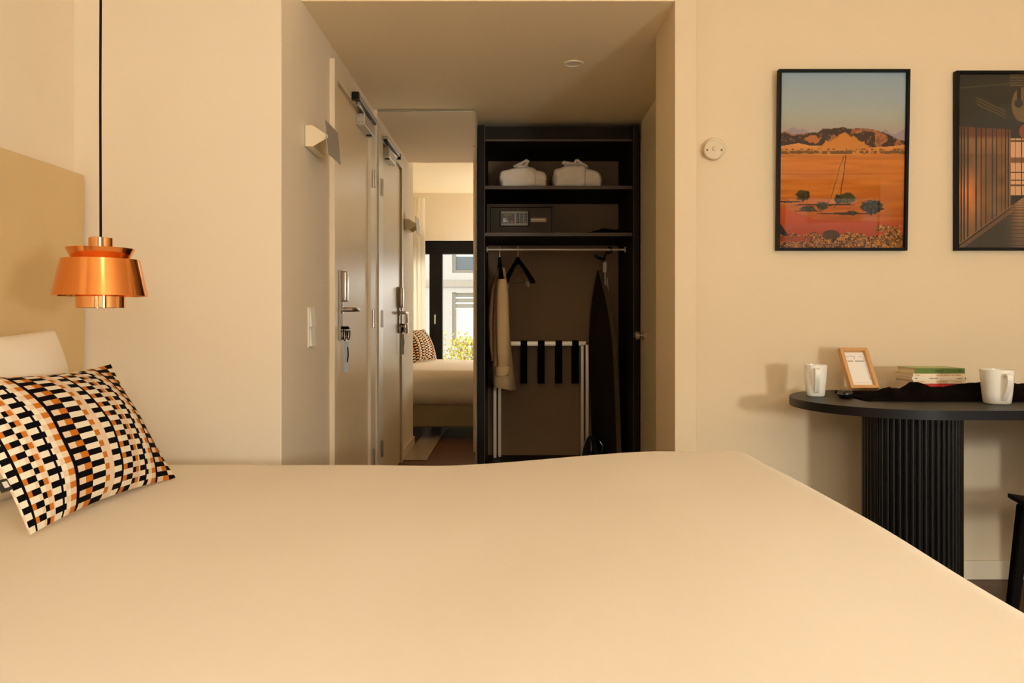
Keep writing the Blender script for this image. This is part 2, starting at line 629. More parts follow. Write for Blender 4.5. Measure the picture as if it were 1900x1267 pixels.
# closer
cb = bmesh.new()
box(cb, (DX, 3.93, 2.026), (-0.7545, 4.22, 2.086), 0.004)
body = obj('closer_body', cb, 'closer_silver', door)
bm = bmesh.new()
for yy, zz in ((3.929, 2.073), (3.929, 2.04)):
    for xx in (-0.786, -0.768):
        box(bm, (xx - 0.002, yy - 0.001, zz - 0.002), (xx + 0.002, yy + 0.001, zz + 0.002))
obj('screws', bm, 'black_plastic', body)
bm = bmesh.new()
lathe(bm, [(0, -0.006), (0.015, -0.006), (0.016, 0.0), (0, 0.001)], (-0.777, 4.155, 2.027), 20)
obj('spindle_cap', bm, 'black_plastic', body, True)
bm = bmesh.new()
box(bm, (-0.786, 3.77, 2.118), (-0.752, 4.28, 2.140), 0.002)
trk = obj('closer_track', bm, 'closer_silver', door)
bbox_obj('track_end_cap', (-0.787, 3.745, 2.104), (-0.750, 3.775, 2.142), 'black_plastic', trk, 0.002)
bbox_obj('track_slot', (-0.778, 3.77, 2.112), (-0.758, 4.28, 2.119), 'black_plastic', trk)
bm = bmesh.new()
tube(bm, [(-0.777, 4.155, 2.098), (-0.770, 3.83, 2.106)], 0.007, 8)
lathe(bm, [(0, -0.014), (0.012, -0.014), (0.012, 0.006), (0, 0.006)], (-0.777, 4.155, 2.098), 14)
lathe(bm, [(0, -0.008), (0.010, -0.008), (0.010, 0.010), (0, 0.010)], (-0.770, 3.83, 2.106), 14)
obj('closer_arm', bm, 'brushed_steel', door, True)
# lock: long plate, electronic reader, lever, thumb turn
YH = 3.545
bbox_obj('lock_plate', (DX, YH - 0.025, 0.93), (DX + 0.012, YH + 0.020, 1.255), 'grey_metal', door, 0.003)
bm = bmesh.new()
box(bm, (DX + 0.010, YH - 0.024, 1.108), (DX + 0.040, YH + 0.028, 1.250), 0.008, 3)
obj('card_reader', bm, 'brushed_steel', door, True)
bm = bmesh.new()
tube(bm, [(DX + 0.01, YH, 1.072), (DX + 0.056, YH, 1.072), (DX + 0.066, YH + 0.012, 1.072), (DX + 0.066, YH + 0.125, 1.073)],
     [0.011, 0.011, 0.0105, 0.009], 14)
lathe_bm = bmesh.new()
lathe(lathe_bm, [(0, 0), (0.018, 0), (0.018, 0.008), (0, 0.008)], (0, 0, 0), 20)
merge(bm, lathe_bm, Matrix.Translation((DX + 0.010, YH, 1.072)) @ Matrix.Rotation(R(90), 4, 'Y'))
obj('lever', bm, 'brushed_steel', door, True)
bm = bmesh.new()
tube(bm, [(DX + 0.01, YH, 0.978), (DX + 0.036, YH + 0.004, 0.978)], 0.0085, 14)
tube(bm, [(DX + 0.036, YH + 0.004, 0.978), (DX + 0.052, YH + 0.006, 0.978)], 0.010, 14)
obj('thumb_turn', bm, 'brushed_steel', door, True)

# tag and cord hanging on the lock
kt = thing('key_tag', 'pale blue grey hanging tag on black cords below the lever', 'tag', (DX + 0.03, YH, 0.84))
bm = bmesh.new()
box(bm, (DX + 0.022, YH - 0.001, 0.780), (DX + 0.042, YH + 0.002, 0.925), 0.0015)
obj('tag_card', bm, 'tag_blue', kt)
bm = bmesh.new()
for k, (dx, ln) in enumerate(((0.0, 0.055), (0.010, 0.062), (0.018, 0.050), (0.026, 0.058))):
    x = DX + 0.016 + dx
    pts = []
    for i in range(13):
        a = i / 12 * 2 * math.pi
        pts.append((x + 0.006 * math.sin(a), YH - 0.006 + 0.003 * k, 0.990 - ln * 0.5 + ln * 0.5 * math.cos(a)))
    tube(bm, pts, 0.0028, 6)
tube(bm, [(DX + 0.012, YH - 0.012, 0.988), (DX + 0.046, YH - 0.012, 0.988)], 0.007, 8)
obj('cord', bm, 'black_cord', kt, True)
bm = bmesh.new()
tube(bm, [(DX + 0.040, YH - 0.003, 0.90), (DX + 0.042, YH - 0.003, 0.86), (DX + 0.038, YH - 0.003, 0.83)], 0.003, 6)
obj('key', bm, 'black_plastic', kt, True)

# ---- switches on the corridor wall
sw = thing('light_switch', 'white double light switch on the corridor wall', 'switch', (CX0, 3.06, 0.914))
bbox_obj('plate', (CX0, 3.018, 0.914), (CX0 + 0.007, 3.102, 1.075), 'white_plastic', sw, 0.003)
for z0, z1 in ((0.922, 0.990), (0.998, 1.068)):
    bm = bmesh.new()
    prism(bm, [(CX0 + 0.006, z0), (CX0 + 0.0165, z0), (CX0 + 0.011, z1), (CX0 + 0.006, z1)], 1, 3.027, 3.093)
    # prism with axis 1 takes (x, z)
    r_ = obj('rocker', bm, 'white_plastic', sw)
bbox_obj('indicator', (CX0 + 0.012, 3.054, 1.018), (CX0 + 0.0145, 3.062, 1.024), 'ink_grey', sw)

# ---- wedge shaped wall sconce with a flat shade
sc = thing('wall_sconce', 'cream wedge shaped wall sconce with tilted grey shade plate', 'wall lamp', (CX0, 2.98, 1.70))
def zz(y, d=2.98):
    return CAM_Z + (592 - y) * d / 1420
Y0, Y1 = 2.975, 3.175
bbox_obj('back_plate', (CX0, Y0 - 0.002, zz(272)), (CX0 + 0.004, Y1 + 0.002, zz(233)), 'grey_metal', sc)
for ya, yb in ((Y0, Y0 + 0.004), (Y1 - 0.004, Y1)):
    bm = bmesh.new()
    prism(bm, [(CX0 + 0.004, zz(272)), (CX0 + 0.033, zz(272)), (CX0 + 0.086, zz(257)), (CX0 + 0.088, zz(254)), (CX0 + 0.086, zz(250)),
               (CX0 + 0.033, zz(233)), (CX0 + 0.004, zz(233))], 1, ya, yb)
    obj('side_plate', bm, 'cream_plastic', sc)
bm = bmesh.new()
box(bm, (CX0 + 0.004, Y0 + 0.004, zz(272)), (CX0 + 0.033, Y1 - 0.004, zz(270.5)))
box(bm, (CX0 + 0.004, Y0 + 0.004, zz(234.5)), (CX0 + 0.033, Y1 - 0.004, zz(233)))
box(bm, (CX0 + 0.004, Y0 + 0.004, zz(271)), (CX0 + 0.012, Y1 - 0.004, zz(234)))
obj('housing', bm, 'cream_plastic', sc)
bm = bmesh.new()
t = bmesh.new()
box(t, (-0.0012, 2.965, -0.066), (0.0012, 3.185, 0.066))
merge(bm, t, Matrix.Translation((CX0 + 0.088, 0, zz(254.5))) @ Matrix.Rotation(R(-5), 4, 'Y'))
obj('shade_plate', bm, 'grey_metal', sc)
bm = bmesh.new()
tube(bm, [(CX0 + 0.0815, Y0 - 0.006, zz(254)), (CX0 + 0.0815, Y1 + 0.012, zz(254))], 0.0045, 10)
tube(bm, [(CX0 + 0.0815, Y0 - 0.0065, zz(251)), (CX0 + 0.0905, Y0 - 0.0065, zz(251.5)), (CX0 + 0.0925, Y0 - 0.0065, zz(254)), (CX0 + 0.0905, Y0 - 0.0065, zz(257)),
          (CX0 + 0.0815, Y0 - 0.0065, zz(257.5))], 0.002, 6)
tube(bm, [(CX0 + 0.0815, Y1 + 0.012, zz(251)), (CX0 + 0.0925, Y1 + 0.012, zz(254)), (CX0 + 0.0815, Y1 + 0.012, zz(257))], 0.002, 6)
obj('pivot_rod', bm, 'cream_plastic', sc, True)

# ---- tall mirror
mr = thing('mirror', 'tall frameless wall mirror left of the black wardrobe', 'mirror', (-0.5, YM, 0.02))
bbox_obj('mirror_glass', (-0.784, YM, 0.02), (-0.2255, YM + 0.006, 2.243), 'mirror_silver', mr)
bm = bmesh.new()
vs = [bm.verts.new(p) for p in ((-0.2255, YM, 0.02), (-0.214, YM + 0.004, 0.02), (-0.214, YM + 0.004, 2.243), (-0.2255, YM, 2.243),
                                (-0.2255, YM + 0.0065, 0.02), (-0.214, YM + 0.0065, 0.02), (-0.214, YM + 0.0065, 2.243), (-0.2255, YM + 0.0065, 2.243))]
for f in ((0, 1, 2, 3), (1, 5, 6, 2), (4, 7, 6, 5), (0, 4, 5, 1), (3, 2, 6, 7)):
    bm.faces.new([vs[i] for i in f])
obj('bevel_edge', bm, 'mirror_silver', mr)
bbox_obj('top_clip', (-0.784, YM - 0.004, 2.238), (-0.2136, YM + 0.006, 2.248), 'mirror_edge', mr)

# ---- door on the right side wall
d2 = thing('door_2', 'cream side door with a round steel knob next to the wardrobe', 'door', (0.79, 4.1, 0), kind='structure')
bbox_obj('door_leaf', (0.783, 3.62, 0.006), (0.80, 4.60, 2.10), 'trim_paint', d2, 0.002)
bbox_obj('casing', (0.786, 4.603, 0), (0.80, 4.68, 2.105), 'trim_paint', d2)
bbox_obj('head_casing', (0.788, 3.54, 2.104), (0.80, 4.68, 2.18), 'trim_paint', d2)
bm = bmesh.new()
t = bmesh.new()
lathe(t, [(0, 0), (0.026, 0), (0.026, 0.006), (0.010, 0.008), (0.009, 0.024), (0.022, 0.028), (0.025, 0.036), (0.024, 0.050), (0.018, 0.055), (0, 0.056)], seg=28)
merge(bm, t, Matrix.Translation((0.783, 4.545, 0.930)) @ Matrix.Rotation(R(-90), 4, 'Y'))
obj('knob', bm, 'brushed_steel', d2, True)

# ---- unlit downlight in the corridor ceiling
dl = thing('downlight', 'small round unlit white downlight in the corridor ceiling', 'ceiling light', (0.294, 3.66, ZC))
bm = bmesh.new()
lathe(bm, [(0.034, -0.004), (0.044, -0.006), (0.049, -0.003), (0.050, 0.0), (0.034, 0.0)], (0.294, 3.66, ZC), 32, close=True)
obj('trim_ring', bm, 'trim_paint', dl, True)
bm = bmesh.new()
lathe(bm, [(0, -0.0015), (0.034, -0.0015), (0.034, 0.0), (0, 0.0)], (0.294, 3.66, ZC), 32)
obj('lens', bm, 'white_plastic', dl)

# ================================================================== UNSEEN LAMPS ADDED FOR THEIR LIGHT (behind / above the view)
def ceiling_fill_lamp(x, y, label):
    c = thing('ceiling_fill_lamp', label, 'ceiling light', (x, y, ZR))
    bm = bmesh.new()
    lathe(bm, [(0, 0), (0.215, 0), (0.215, -0.03), (0.20, -0.035), (0.0, -0.035)], (x, y, ZR), 40)
    obj('base', bm, 'lampshade_metal', c, True)
    bm = bmesh.new()
    lathe(bm, [(0.198, -0.036), (0.195, -0.055), (0.16, -0.072), (0.08, -0.08), (0, -0.082)], (x, y, ZR), 40)
    obj('diffuser', bm, 'ceiling_fill_glow', c, True)


ceiling_fill_lamp(0.55, -0.45, 'round warm ceiling lamp above the foot of the bed')  # added above the view to brighten the room

fl = thing('globe_fill_lamp', 'slim floor lamp with a glowing globe by the window', 'floor lamp', (1.9, -1.3, 0))  # added out of view, in line with the direction of the pendant's shadow
bm = bmesh.new()
lathe(bm, [(0, 0), (0.13, 0), (0.13, 0.012), (0.02, 0.02), (0.008, 0.03), (0.008, 0.92), (0.02, 0.93), (0.02, 0.953), (0, 0.954)], (1.9, -1.3, 0), 28)
obj('stand', bm, 'chair_black', fl, True)
bm = bmesh.new()
bmesh.ops.create_uvsphere(bm, u_segments=24, v_segments=16, radius=0.14)
bmesh.ops.translate(bm, verts=bm.verts, vec=(1.9, -1.3, 1.092))
mat_emit('fill_globe', LAMP_COL, GLOBE_E)
obj('globe', bm, 'fill_globe', fl, True)

dr = thing('drum_fill_lamp', 'tall floor lamp with a wide drum shade behind the bed', 'floor lamp', (0.25, -1.2, 0))  # added behind the camera to send soft light into the corridor
bm = bmesh.new()
lathe(bm, [(0, 0), (0.15, 0), (0.15, 0.014), (0.02, 0.022), (0.010, 0.03), (0.010, 1.55), (0, 1.55)], (0.25, -1.2, 0), 28)
obj('stand', bm, 'chair_black', dr, True)
mat_emit('drum_glow', LAMP_COL, DRUM_E)
bm = bmesh.new()
lathe(bm, [(0.19, 1.36), (0.19, 1.66), (0.187, 1.66), (0.187, 1.36)], (0.25, -1.2, 0), 40, close=True)
obj('drum_shade', bm, 'drum_glow', dr, True)
bm = bmesh.new()
for k in range(3):
    a = 2 * math.pi * k / 3
    tube(bm, [(0.25, -1.2, 1.54), (0.25 + 0.188 * math.cos(a), -1.2 + 0.188 * math.sin(a), 1.54)], 0.003, 6)
obj('shade_spider', bm, 'chair_black', dr, True)

# ================================================================== BED
bed = thing('bed', 'wide bed with smooth off white cover in the foreground', 'bed', (-0.35, 1.45, 0))
bbox_obj('base', (-1.47, 0.56, 0.10), (0.70, 2.34, 0.292), 'bed_base_fabric', bed, 0.012)
for x in (-1.38, 0.60):
    for y in (0.68, 2.20):
        bm = bmesh.new()
        lathe(bm, [(0, 0), (0.025, 0), (0.03, 0.10), (0, 0.10)], (x, y, 0), 16)
        obj('leg', bm, 'black_plastic', bed, True)
ZB = 0.589


def bed_def(p):
    h = min(1, max(0, (p.z - 0.30) / (ZB - 0.30)))
    k = smoothstep(-0.25, 0.45, p.x)
    n = noise.noise(Vector((p.x * 1.6, p.y * 1.6, 3.1)))
    n2 = noise.noise(Vector((p.x * 4.5, p.y * 3.0, 7.7)))
    p.z += h * (0.044 * k + 0.007 * n + 0.0025 * n2)
    p.x += 0.006 * n * (p.x > 0.5)
    # slightly hanging cover sides
    return p


bm = bmesh.new()
rounded_box(bm, (-1.475, 0.50, 0.285), (0.775, 2.40, ZB), 0.105, (60, 50, 4), bed_def)
obj('duvet', bm, 'bed_linen', bed, True, angle=180)

hb = bbox_obj('headboard', (XL + 0.001, -0.35, 0.0), (-1.49, 2.664, 1.530), 'headboard_lacquer', None, 0.004)
tag(hb, 'wide tan lacquered headboard panel on the left wall', 'headboard')


def pillow_bm(W, H, T, nu, nv, us=None, vs=None, pinch=0.10, power=2.2, wob=0.0, ex_=0.55):
    """returns (front grid, back grid) bmesh in local axes: u=x, v=y, thickness=z. origin at centre."""
    us = us or [i / nu for i in range(nu + 1)]
    vs = vs or [j / nv for j in range(nv + 1)]

    def pos(u, v, sgn):
        a, b = 2 * u - 1, 2 * v - 1
        ex = 1 - pinch * (1 - b * b) * 0.5 * abs(a) ** 3
        ey = 1 - pinch * (1 - a * a) * 0.9 * abs(b) ** 3
        prof = max(0, (1 - abs(a) ** power)) ** ex_ * max(0, (1 - abs(b) ** power)) ** ex_
        w = wob * noise.noise(Vector((u * 4, v * 4, sgn * 3.3))) * prof
        return (a * W / 2 * ex, b * H / 2 * ey, sgn * (T / 2 * prof + w))
    return us, vs, pos


def grid_faces(bm, us, vs, pos, sgn, rim=None):
    g = []
    for i, u in enumerate(us):
        row = []
        for j, v in enumerate(vs):
            edge = i in (0, len(us) - 1) or j in (0, len(vs) - 1)
            if edge and rim is not None and (i, j) in rim:
                row.append(rim[(i, j)])
            else:
                x = bm.verts.new(pos(u, v, sgn))
                if edge and rim is not None:
                    rim[(i, j)] = x
                row.append(x)
        g.append(row)
    fs = []
    for i in range(len(us) - 1):
        for j in range(len(vs) - 1):
            fs.append((bm.faces.new((g[i][j], g[i + 1][j], g[i + 1][j + 1], g[i][j + 1])), i, j))
    return fs


def axes_matrix(o, U, V):
    U, V = Vector(U).normalized(), Vector(V)
    V = (V - U * V.dot(U)).normalized()
    N = U.cross(V)
    M = Matrix(((U.x, V.x, N.x, o[0]), (U.y, V.y, N.y, o[1]), (U.z, V.z, N.z, o[2]), (0, 0, 0, 1)))
    return M


# white pillow
def white_pillow(o, U, V, label):
    us, vs, pos = pillow_bm(0.70, 0.46, 0.20, 40, 30, pinch=0.10, power=2.6, wob=0.012)
    bm = bmesh.new()
    rim = {}
    grid_faces(bm, us, vs, pos, 1, rim)
    grid_faces(bm, us, vs, pos, -1, rim)
    ob = obj('pillow', bm, 'pillow_linen', None, True, angle=180)
    ob.matrix_world = axes_matrix(o, U, V)
    return tag(ob, label, 'pillow')


white_pillow((-1.305, 1.90, 0.775), (0.02, 1, 0), (-0.20, 0, 0.98), 'plump white pillow leaning on the headboard behind the patterned cushion')

# knitted cushions --------------------------------------------------
K_BLACK, K_CREAM, K_TAN, K_OR = (0.004, 0.003, 0.004), (0.86, 0.77, 0.60), (0.78, 0.60, 0.42), (0.56, 0.17, 0.018)
# stripes from left to right: width, colour in even rows, colour in odd rows
STRIPES = [(0.5, K_TAN, K_CREAM), (1.7, K_CREAM, K_BLACK), (0.6, K_BLACK, K_BLACK), (0.9, K_CREAM, K_OR), (1.1, K_CREAM, K_BLACK),
           (0.7, K_TAN, K_BLACK), (0.9, K_BLACK, K_CREAM), (0.9, K_OR, K_TAN), (0.3, K_TAN, K_TAN), (1.6, K_CREAM, K_BLACK), (0.45, K_BLACK, K_BLACK),
           (0.45, K_CREAM, K_BLACK), (0.9, K_TAN, K_CREAM), (1.1, K_OR, K_TAN), (0.6, K_BLACK, K_BLACK), (1.2, K_TAN, K_BLACK), (1.3, K_OR, K_BLACK),
           (2.4, K_BLACK, K_CREAM), (0.8, K_TAN, K_OR), (0.9, K_TAN, K_TAN), (1.4, K_CREAM, K_BLACK), (0.4, K_BLACK, K_BLACK), (0.8, K_OR, K_CREAM),
           (1.2, K_BLACK, K_CREAM), (0.7, K_TAN, K_BLACK), (0.6, K_TAN, K_OR), (0.3, K_TAN, K_TAN), (1.1, K_CREAM, K_BLACK), (0.35, K_BLACK, K_BLACK),
           (0.4, K_BLACK, K_CREAM), (0.7, K_TAN, K_CREAM), (0.8, K_OR, K_TAN), (0.4, K_BLACK, K_BLACK), (1.1, K_TAN, K_BLACK), (1.1, K_OR, K_BLACK),
           (1.3, K_BLACK, K_CREAM)]
_t0 = sum(s[0] for s in STRIPES)
_c, _st = 0.0, []
for _w, _a, _b in STRIPES:          # columns grow a little wider towards the far end of the cushion
    _st.append((_w * (0.5 + 1.2 * (_c + _w / 2) / _t0), _a, _b))
    _c += _w
STRIPES = _st
TOTW = sum(s[0] for s in STRIPES)


def cushion(o, U, V, label, W=0.60, H=0.37, T=0.15, ex_=0.8):
    us, uc = [0.0], []
    acc = 0.0
    for w, a, b in STRIPES:
        n = max(2, int(round(w * 3)))
        for k in range(n):
            us.append((acc + w * (k + 1) / n) / TOTW)
            uc.append((a, b))
        acc += w
    us[-1] = 1.0
    rows = 27
    sub = 2
    vs = [j / (rows * sub) for j in range(rows * sub + 1)]
    _, _, pos = pillow_bm(W, H, T, 0, 0, us, vs, pinch=0.11, power=2.0, wob=0.008, ex_=ex_)
    c = thing('cushion', label, 'cushion', group='knitted cushions on the bed')
    c.matrix_world = axes_matrix(o, U, V)
    bm = bmesh.new()
    cl = bm.loops.layers.float_color.new('print')
    for f, i, j in grid_faces(bm, us, vs, pos, 1):
        row = (j // sub)
        col = uc[i][row % 2]
        for l in f.loops:
            l[cl] = (*col, 1)
    me_o = obj('knit_front', bm, 'knit', c, True, world=False, angle=180)
    u2 = [i / 30 for i in range(31)]
    v2 = [j / 20 for j in range(21)]
    bm = bmesh.new()
    grid_faces(bm, u2, v2, pos, -1)
    obj('plain_back', bm, 'pillow_linen', c, True, world=False, angle=180)
    bm = bmesh.new()
    box(bm, (-W / 2 - 0.008, -0.085, -0.002), (-W / 2 + 0.014, -0.060, 0.006))
    lb = obj('sewn_label', bm, 'ink_dark', c, world=False)
    bm = bmesh.new()
    box(bm, (-W / 2 - 0.004, -0.079, 0.0055), (-W / 2 + 0.009, -0.066, 0.0072))
    obj('label_patch', bm, 'ink_white', lb, world=False)
    return c


cushion((-1.040, 1.83, 0.750), (0.05, 1, -0.02), (-0.52, 0.02, 0.86), 'black, cream and orange knitted cushion in front of the white pillow')
cushion((-0.97, 0.92, 0.755), (-0.32, 1, 0.0), (-0.42, 0, 0.88),
        'second knitted cushion on the near side of bed, seen only in the mirror', T=0.19, ex_=0.6)

# ---- pale strip on the floor, a thin slab reflected in the mirror
rg = bbox_obj('rug', (-0.795, 1.75, 0.0), (-0.62, 3.36, 0.006), 'strip_pale', None, 0.002)
tag(rg, 'pale glossy runner on the corridor floor seen in the mirror', 'rug')

# ================================================================== PENDANT
PX, PY = -1.048, 1.95
pd = thing('pendant_lamp', 'copper tiered pendant lamp hanging on a black cord by the headboard', 'pendant lamp', (PX, PY, 1.057))
bm = bmesh.new()
lathe(bm, [(0.0, 1.2355), (0.024, 1.2355), (0.0279, 1.234), (0.0279, 1.18), (0.026, 1.18), (0.026, 1.2335), (0, 1.2335)], (PX, PY, 0), 56)
obj('top_cylinder', bm, 'copper_polished', pd, True)
bm = bmesh.new()
lathe(bm, [(0.0798, 1.2075), (0.0665, 1.180), (0.027, 1.179), (0.027, 1.1805), (0.0655, 1.1815), (0.0785, 1.2075)], (PX, PY, 0), 64, close=True)
obj('flared_ring', bm, 'copper', pd, True)
bm = bmesh.new()
lathe(bm, [(0.057, 1.1805), (0.0908, 1.1795), (0.110, 1.087), (0.1088, 1.087), (0.0898, 1.1785), (0.057, 1.1793)], (PX, PY, 0), 72, close=True)
obj('main_shade', bm, 'copper', pd, True)
bm = bmesh.new()
lathe(bm, [(0.057, 1.1805), (0.057, 1.057), (0.0558, 1.057), (0.0558, 1.1793)], (PX, PY, 0), 56, close=True)
obj('inner_cylinder', bm, 'copper_polished', pd, True)
bm = bmesh.new()
lathe(bm, [(0, 1.13), (0.02, 1.132), (0.026, 1.15), (0.018, 1.175), (0.016, 1.20), (0, 1.20)], (PX, PY, 0), 24)
obj('bulb', bm, 'white_plastic', pd, True)
bm = bmesh.new()
tube(bm, [(PX, PY, 1.234), (PX - 0.001, PY, 1.6), (PX + 0.001, PY, 2.1), (PX, PY, ZR - 0.02)], 0.0031, 10)
obj('cord', bm, 'black_cord', pd, True)
bm = bmesh.new()
lathe(bm, [(0, -0.03), (0.04, -0.03), (0.05, 0), (0, 0)], (PX, PY, ZR), 28)
obj('ceiling_rose', bm, 'copper', pd, True)

# ================================================================== WARDROBE
WX0, WX1, WY0, WY1, WZ = -0.2085, 0.780, 4.69, 5.36, 2.217
IX0, IX1 = -0.166, 0.742
wd = thing('wardrobe', 'open black wardrobe niche with shelves at the end of corridor', 'wardrobe', (0.28, 4.69, 0))
bbox_obj('side_panel', (WX0, WY0, 0), (IX0, WY1, WZ), 'closet_laminate', wd, 0.002)
bbox_obj('side_panel', (IX1, WY0, 0), (WX1, WY1, WZ), 'closet_laminate', wd, 0.002)
bbox_obj('back_panel', (IX0, 5.335, 0), (IX1, 5.36, WZ - 0.002), 'closet_back', wd)
bbox_obj('top_panel', (IX0, 4.72, 2.128), (IX1, 5.335, 2.215), 'closet_laminate', wd)
bbox_obj('floor_panel', (IX0, 4.72, 0), (IX1, 5.335, 0.08), 'closet_laminate', wd)
def shelf(z0, z1):
    s = bbox_obj('shelf', (IX0, 4.724, z0), (IX1, 5.335, z1), 'closet_laminate', wd)
    bbox_obj('shelf_edge', (IX0, 4.72, z0), (IX1, 4.724, z1), 'closet_edge', s)
shelf(1.829, 1.850)
shelf(1.540, 1.561)
for xa, xb in ((IX0 - 0.004, IX0), (IX1, IX1 + 0.004)):
    bbox_obj('edge_strip', (xa, WY0 - 0.002, 0), (xb, WY0, WZ), 'closet_edge', wd)
bbox_obj('top_edge_strip', (IX0, 4.716, 2.124), (IX1, 4.72, 2.136), 'closet_edge', wd)
bm = bmesh.new()
tube(bm, [(IX0, 5.0, 1.482), (IX1, 5.0, 1.482)], 0.0075, 12)
rod = obj('hanging_rod', bm, 'chrome', wd, True)
for x in (IX0 + 0.004, IX1 - 0.004):
    bm = bmesh.new()
    t = bmesh.new()
    lathe(t, [(0, -0.004), (0.019, -0.004), (0.019, 0.004), (0, 0.004)], seg=20)
    merge(bm, t, Matrix.Translation((x, 5.0, 1.482)) @ Matrix.Rotation(R(90), 4, 'Y'))
    obj('rod_flange', bm, 'chrome', rod, True)

# ---- bathrobes on the top shelf
def robe(cx, w, h, d, seam, label, knot):
    z0 = 1.850
    r = thing('bathrobe', label, 'bathrobe', (cx, 4.90, z0), group='folded bathrobes on the top shelf')

    def df(p):
        n = noise.noise(Vector((p.x * 14, p.y * 9, p.z * 14 + cx * 9)))
        n2 = noise.noise(Vector((p.x * 34, p.y * 20, p.z * 34 + cx * 5)))
        k = (p.z - z0) / h
        p.x += 0.010 * n + 0.004 * n2
        p.y += 0.011 * n + 0.005 * n2
        if k > 0.4:
            p.z += 0.012 * n * k - 0.020 * smoothstep(w * 0.12, w * 0.5, abs(p.x - cx)) * k
        return p
    bm = bmesh.new()
    rounded_box(bm, (cx - w / 2, 4.78, z0), (cx + w / 2, 4.78 + d, z0 + h), 0.034, (16, 14, 8), df)
    obj('folded_robe', bm, 'terry', r, True, angle=180)
    bm = bmesh.new()
    xs = cx + seam

    def df2(p):
        q = df(p)
        if q.z < z0 + 0.002:
            q.z = z0 + 0.001
        return q
    rounded_box(bm, (cx - w / 2 - 0.003, 4.766, z0 + 0.001), (xs, 4.785 + d, z0 + h + 0.012), 0.030, (14, 14, 8), df2)
    obj('robe_flap', bm, 'terry', r, True, angle=180)
    # belt coiled on top
    bm = bmesh.new()
    zt = z0 + h + 0.008
    if knot == 0:
        pts = []
        for i in range(40):
            a = i / 39 * 2 * math.pi * 2.4
            pts.append((cx - 0.010 + 0.036 * math.cos(a), 4.86 + 0.028 * math.sin(a), zt + 0.006 + 0.014 * i / 39))
        tube(bm, pts, 0.0105, 8)
        tube(bm, [(cx - 0.062, 4.85, zt + 0.018), (cx - 0.02, 4.84, zt + 0.034), (cx + 0.018, 4.84, zt + 0.056), (cx + 0.030, 4.84, zt + 0.050),
                  (cx + 0.022, 4.84, zt + 0.036), (cx + 0.006, 4.84, zt + 0.022)], [0.008, 0.009, 0.009, 0.009, 0.009, 0.009], 8)
    else:
        tube(bm, [(cx - 0.088, 4.85, zt + 0.022), (cx - 0.082, 4.845, zt + 0.034), (cx - 0.04, 4.84, zt + 0.022), (cx + 0.02, 4.84, zt + 0.018)], 0.011, 8)
        tube(bm, [(cx - 0.082, 4.855, zt + 0.024), (cx - 0.04, 4.85, zt + 0.010), (cx + 0.01, 4.85, zt + 0.010)], 0.011, 8)
        tube(bm, [(cx - 0.02, 4.84, zt + 0.016), (cx - 0.008, 4.838, zt + 0.042), (cx + 0.004, 4.838, zt + 0.044), (cx + 0.02, 4.84, zt + 0.030),
                  (cx + 0.06, 4.845, zt + 0.008)], 0.0085, 8)
        tube(bm, [(cx + 0.0, 4.85, zt + 0.014), (cx + 0.035, 4.85, zt + 0.022), (cx + 0.068, 4.85, zt + 0.002)], 0.0085, 8)
    obj('belt', bm, 'terry', r, True, angle=180)


robe(0.073, 0.292, 0.118, 0.30, 0.082, 'folded white bathrobe with a coiled belt, above the safe', 0)
robe(0.412, 0.300, 0.130, 0.30, 0.058, 'folded white bathrobe with a flat knotted belt, right of the other', 1)

# ---- safe
SX0, SX1, SZ0, SZ1, SY = -0.158, 0.270, 1.561, 1.751, 4.80
sf = thing('safe', 'dark grey electronic safe with keypad on the middle shelf', 'safe', (0.056, 4.9, SZ0))
bm = bmesh.new()
box(bm, (SX0, SY, SZ1 - 0.020), (SX1, 5.15, SZ1), 0.002)
box(bm, (SX0, SY, SZ0), (SX0 + 0.022, 5.15, SZ1 - 0.020))
box(bm, (SX1 - 0.022, SY, SZ0), (SX1, 5.15, SZ1 - 0.020))
box(bm, (SX0 + 0.022, 5.12, SZ0), (SX1 - 0.022, 5.15, SZ1 - 0.020))
box(bm, (SX0 + 0.022, SY, SZ0), (SX1 - 0.022, 5.15, SZ0 + 0.003))
obj('case', bm, 'safe_grey', sf)
sd = bbox_obj('safe_door', (SX0 + 0.025, SY + 0.004, SZ0 + 0.005), (SX1 - 0.025, SY + 0.016, SZ1 - 0.024), 'safe_grey', sf, 0.001)
def sx(x):
    return (x - 950) * SY / 1420
def sz(y):
    return CAM_Z + (592 - y) * SY / 1420
kx0, kx1, kz0, kz1 = sx(926.5), sx(982), sz(420), sz(391.5)
kp = bbox_obj('keypad', (kx0, SY - 0.006, kz0), (kx1, SY + 0.005, kz1), 'black_plastic', sf, 0.003)
bbox_obj('panel', (sx(930), SY - 0.0075, sz(418.5)), (sx(979), SY - 0.006, sz(392.3)), 'safe_panel', kp)
bbox_obj('display_window', (sx(930.3), SY - 0.0085, sz(414.6)), (sx(954.5), SY - 0.0075, sz(396)), 'safe_display', kp)
bbox_obj('lcd', (sx(934), SY - 0.0093, sz(401.6)), (sx(949), SY - 0.0085, sz(397.2)), 'lcd', kp)
for k, (a, b) in enumerate(((933, 941), (933, 938), (933, 943), (933, 939.5), (933, 944))):
    bbox_obj('printed_line', (sx(a), SY - 0.0092, sz(406.0 + k * 1.6)), (sx(b), SY - 0.0085, sz(405.2 + k * 1.6)), 'ink_white', kp)
bm = bmesh.new()
t = bmesh.new()
lathe(t, [(0, 0), (0.0065, 0), (0.0055, 0.002), (0, 0.0025)], seg=18)
merge(bm, t, Matrix.Translation((sx(949.8), SY - 0.0085, sz(411.4))) @ Matrix.Rotation(R(90), 4, 'X'))
obj('red_button', bm, 'red_dot', kp, True)
key_me = None
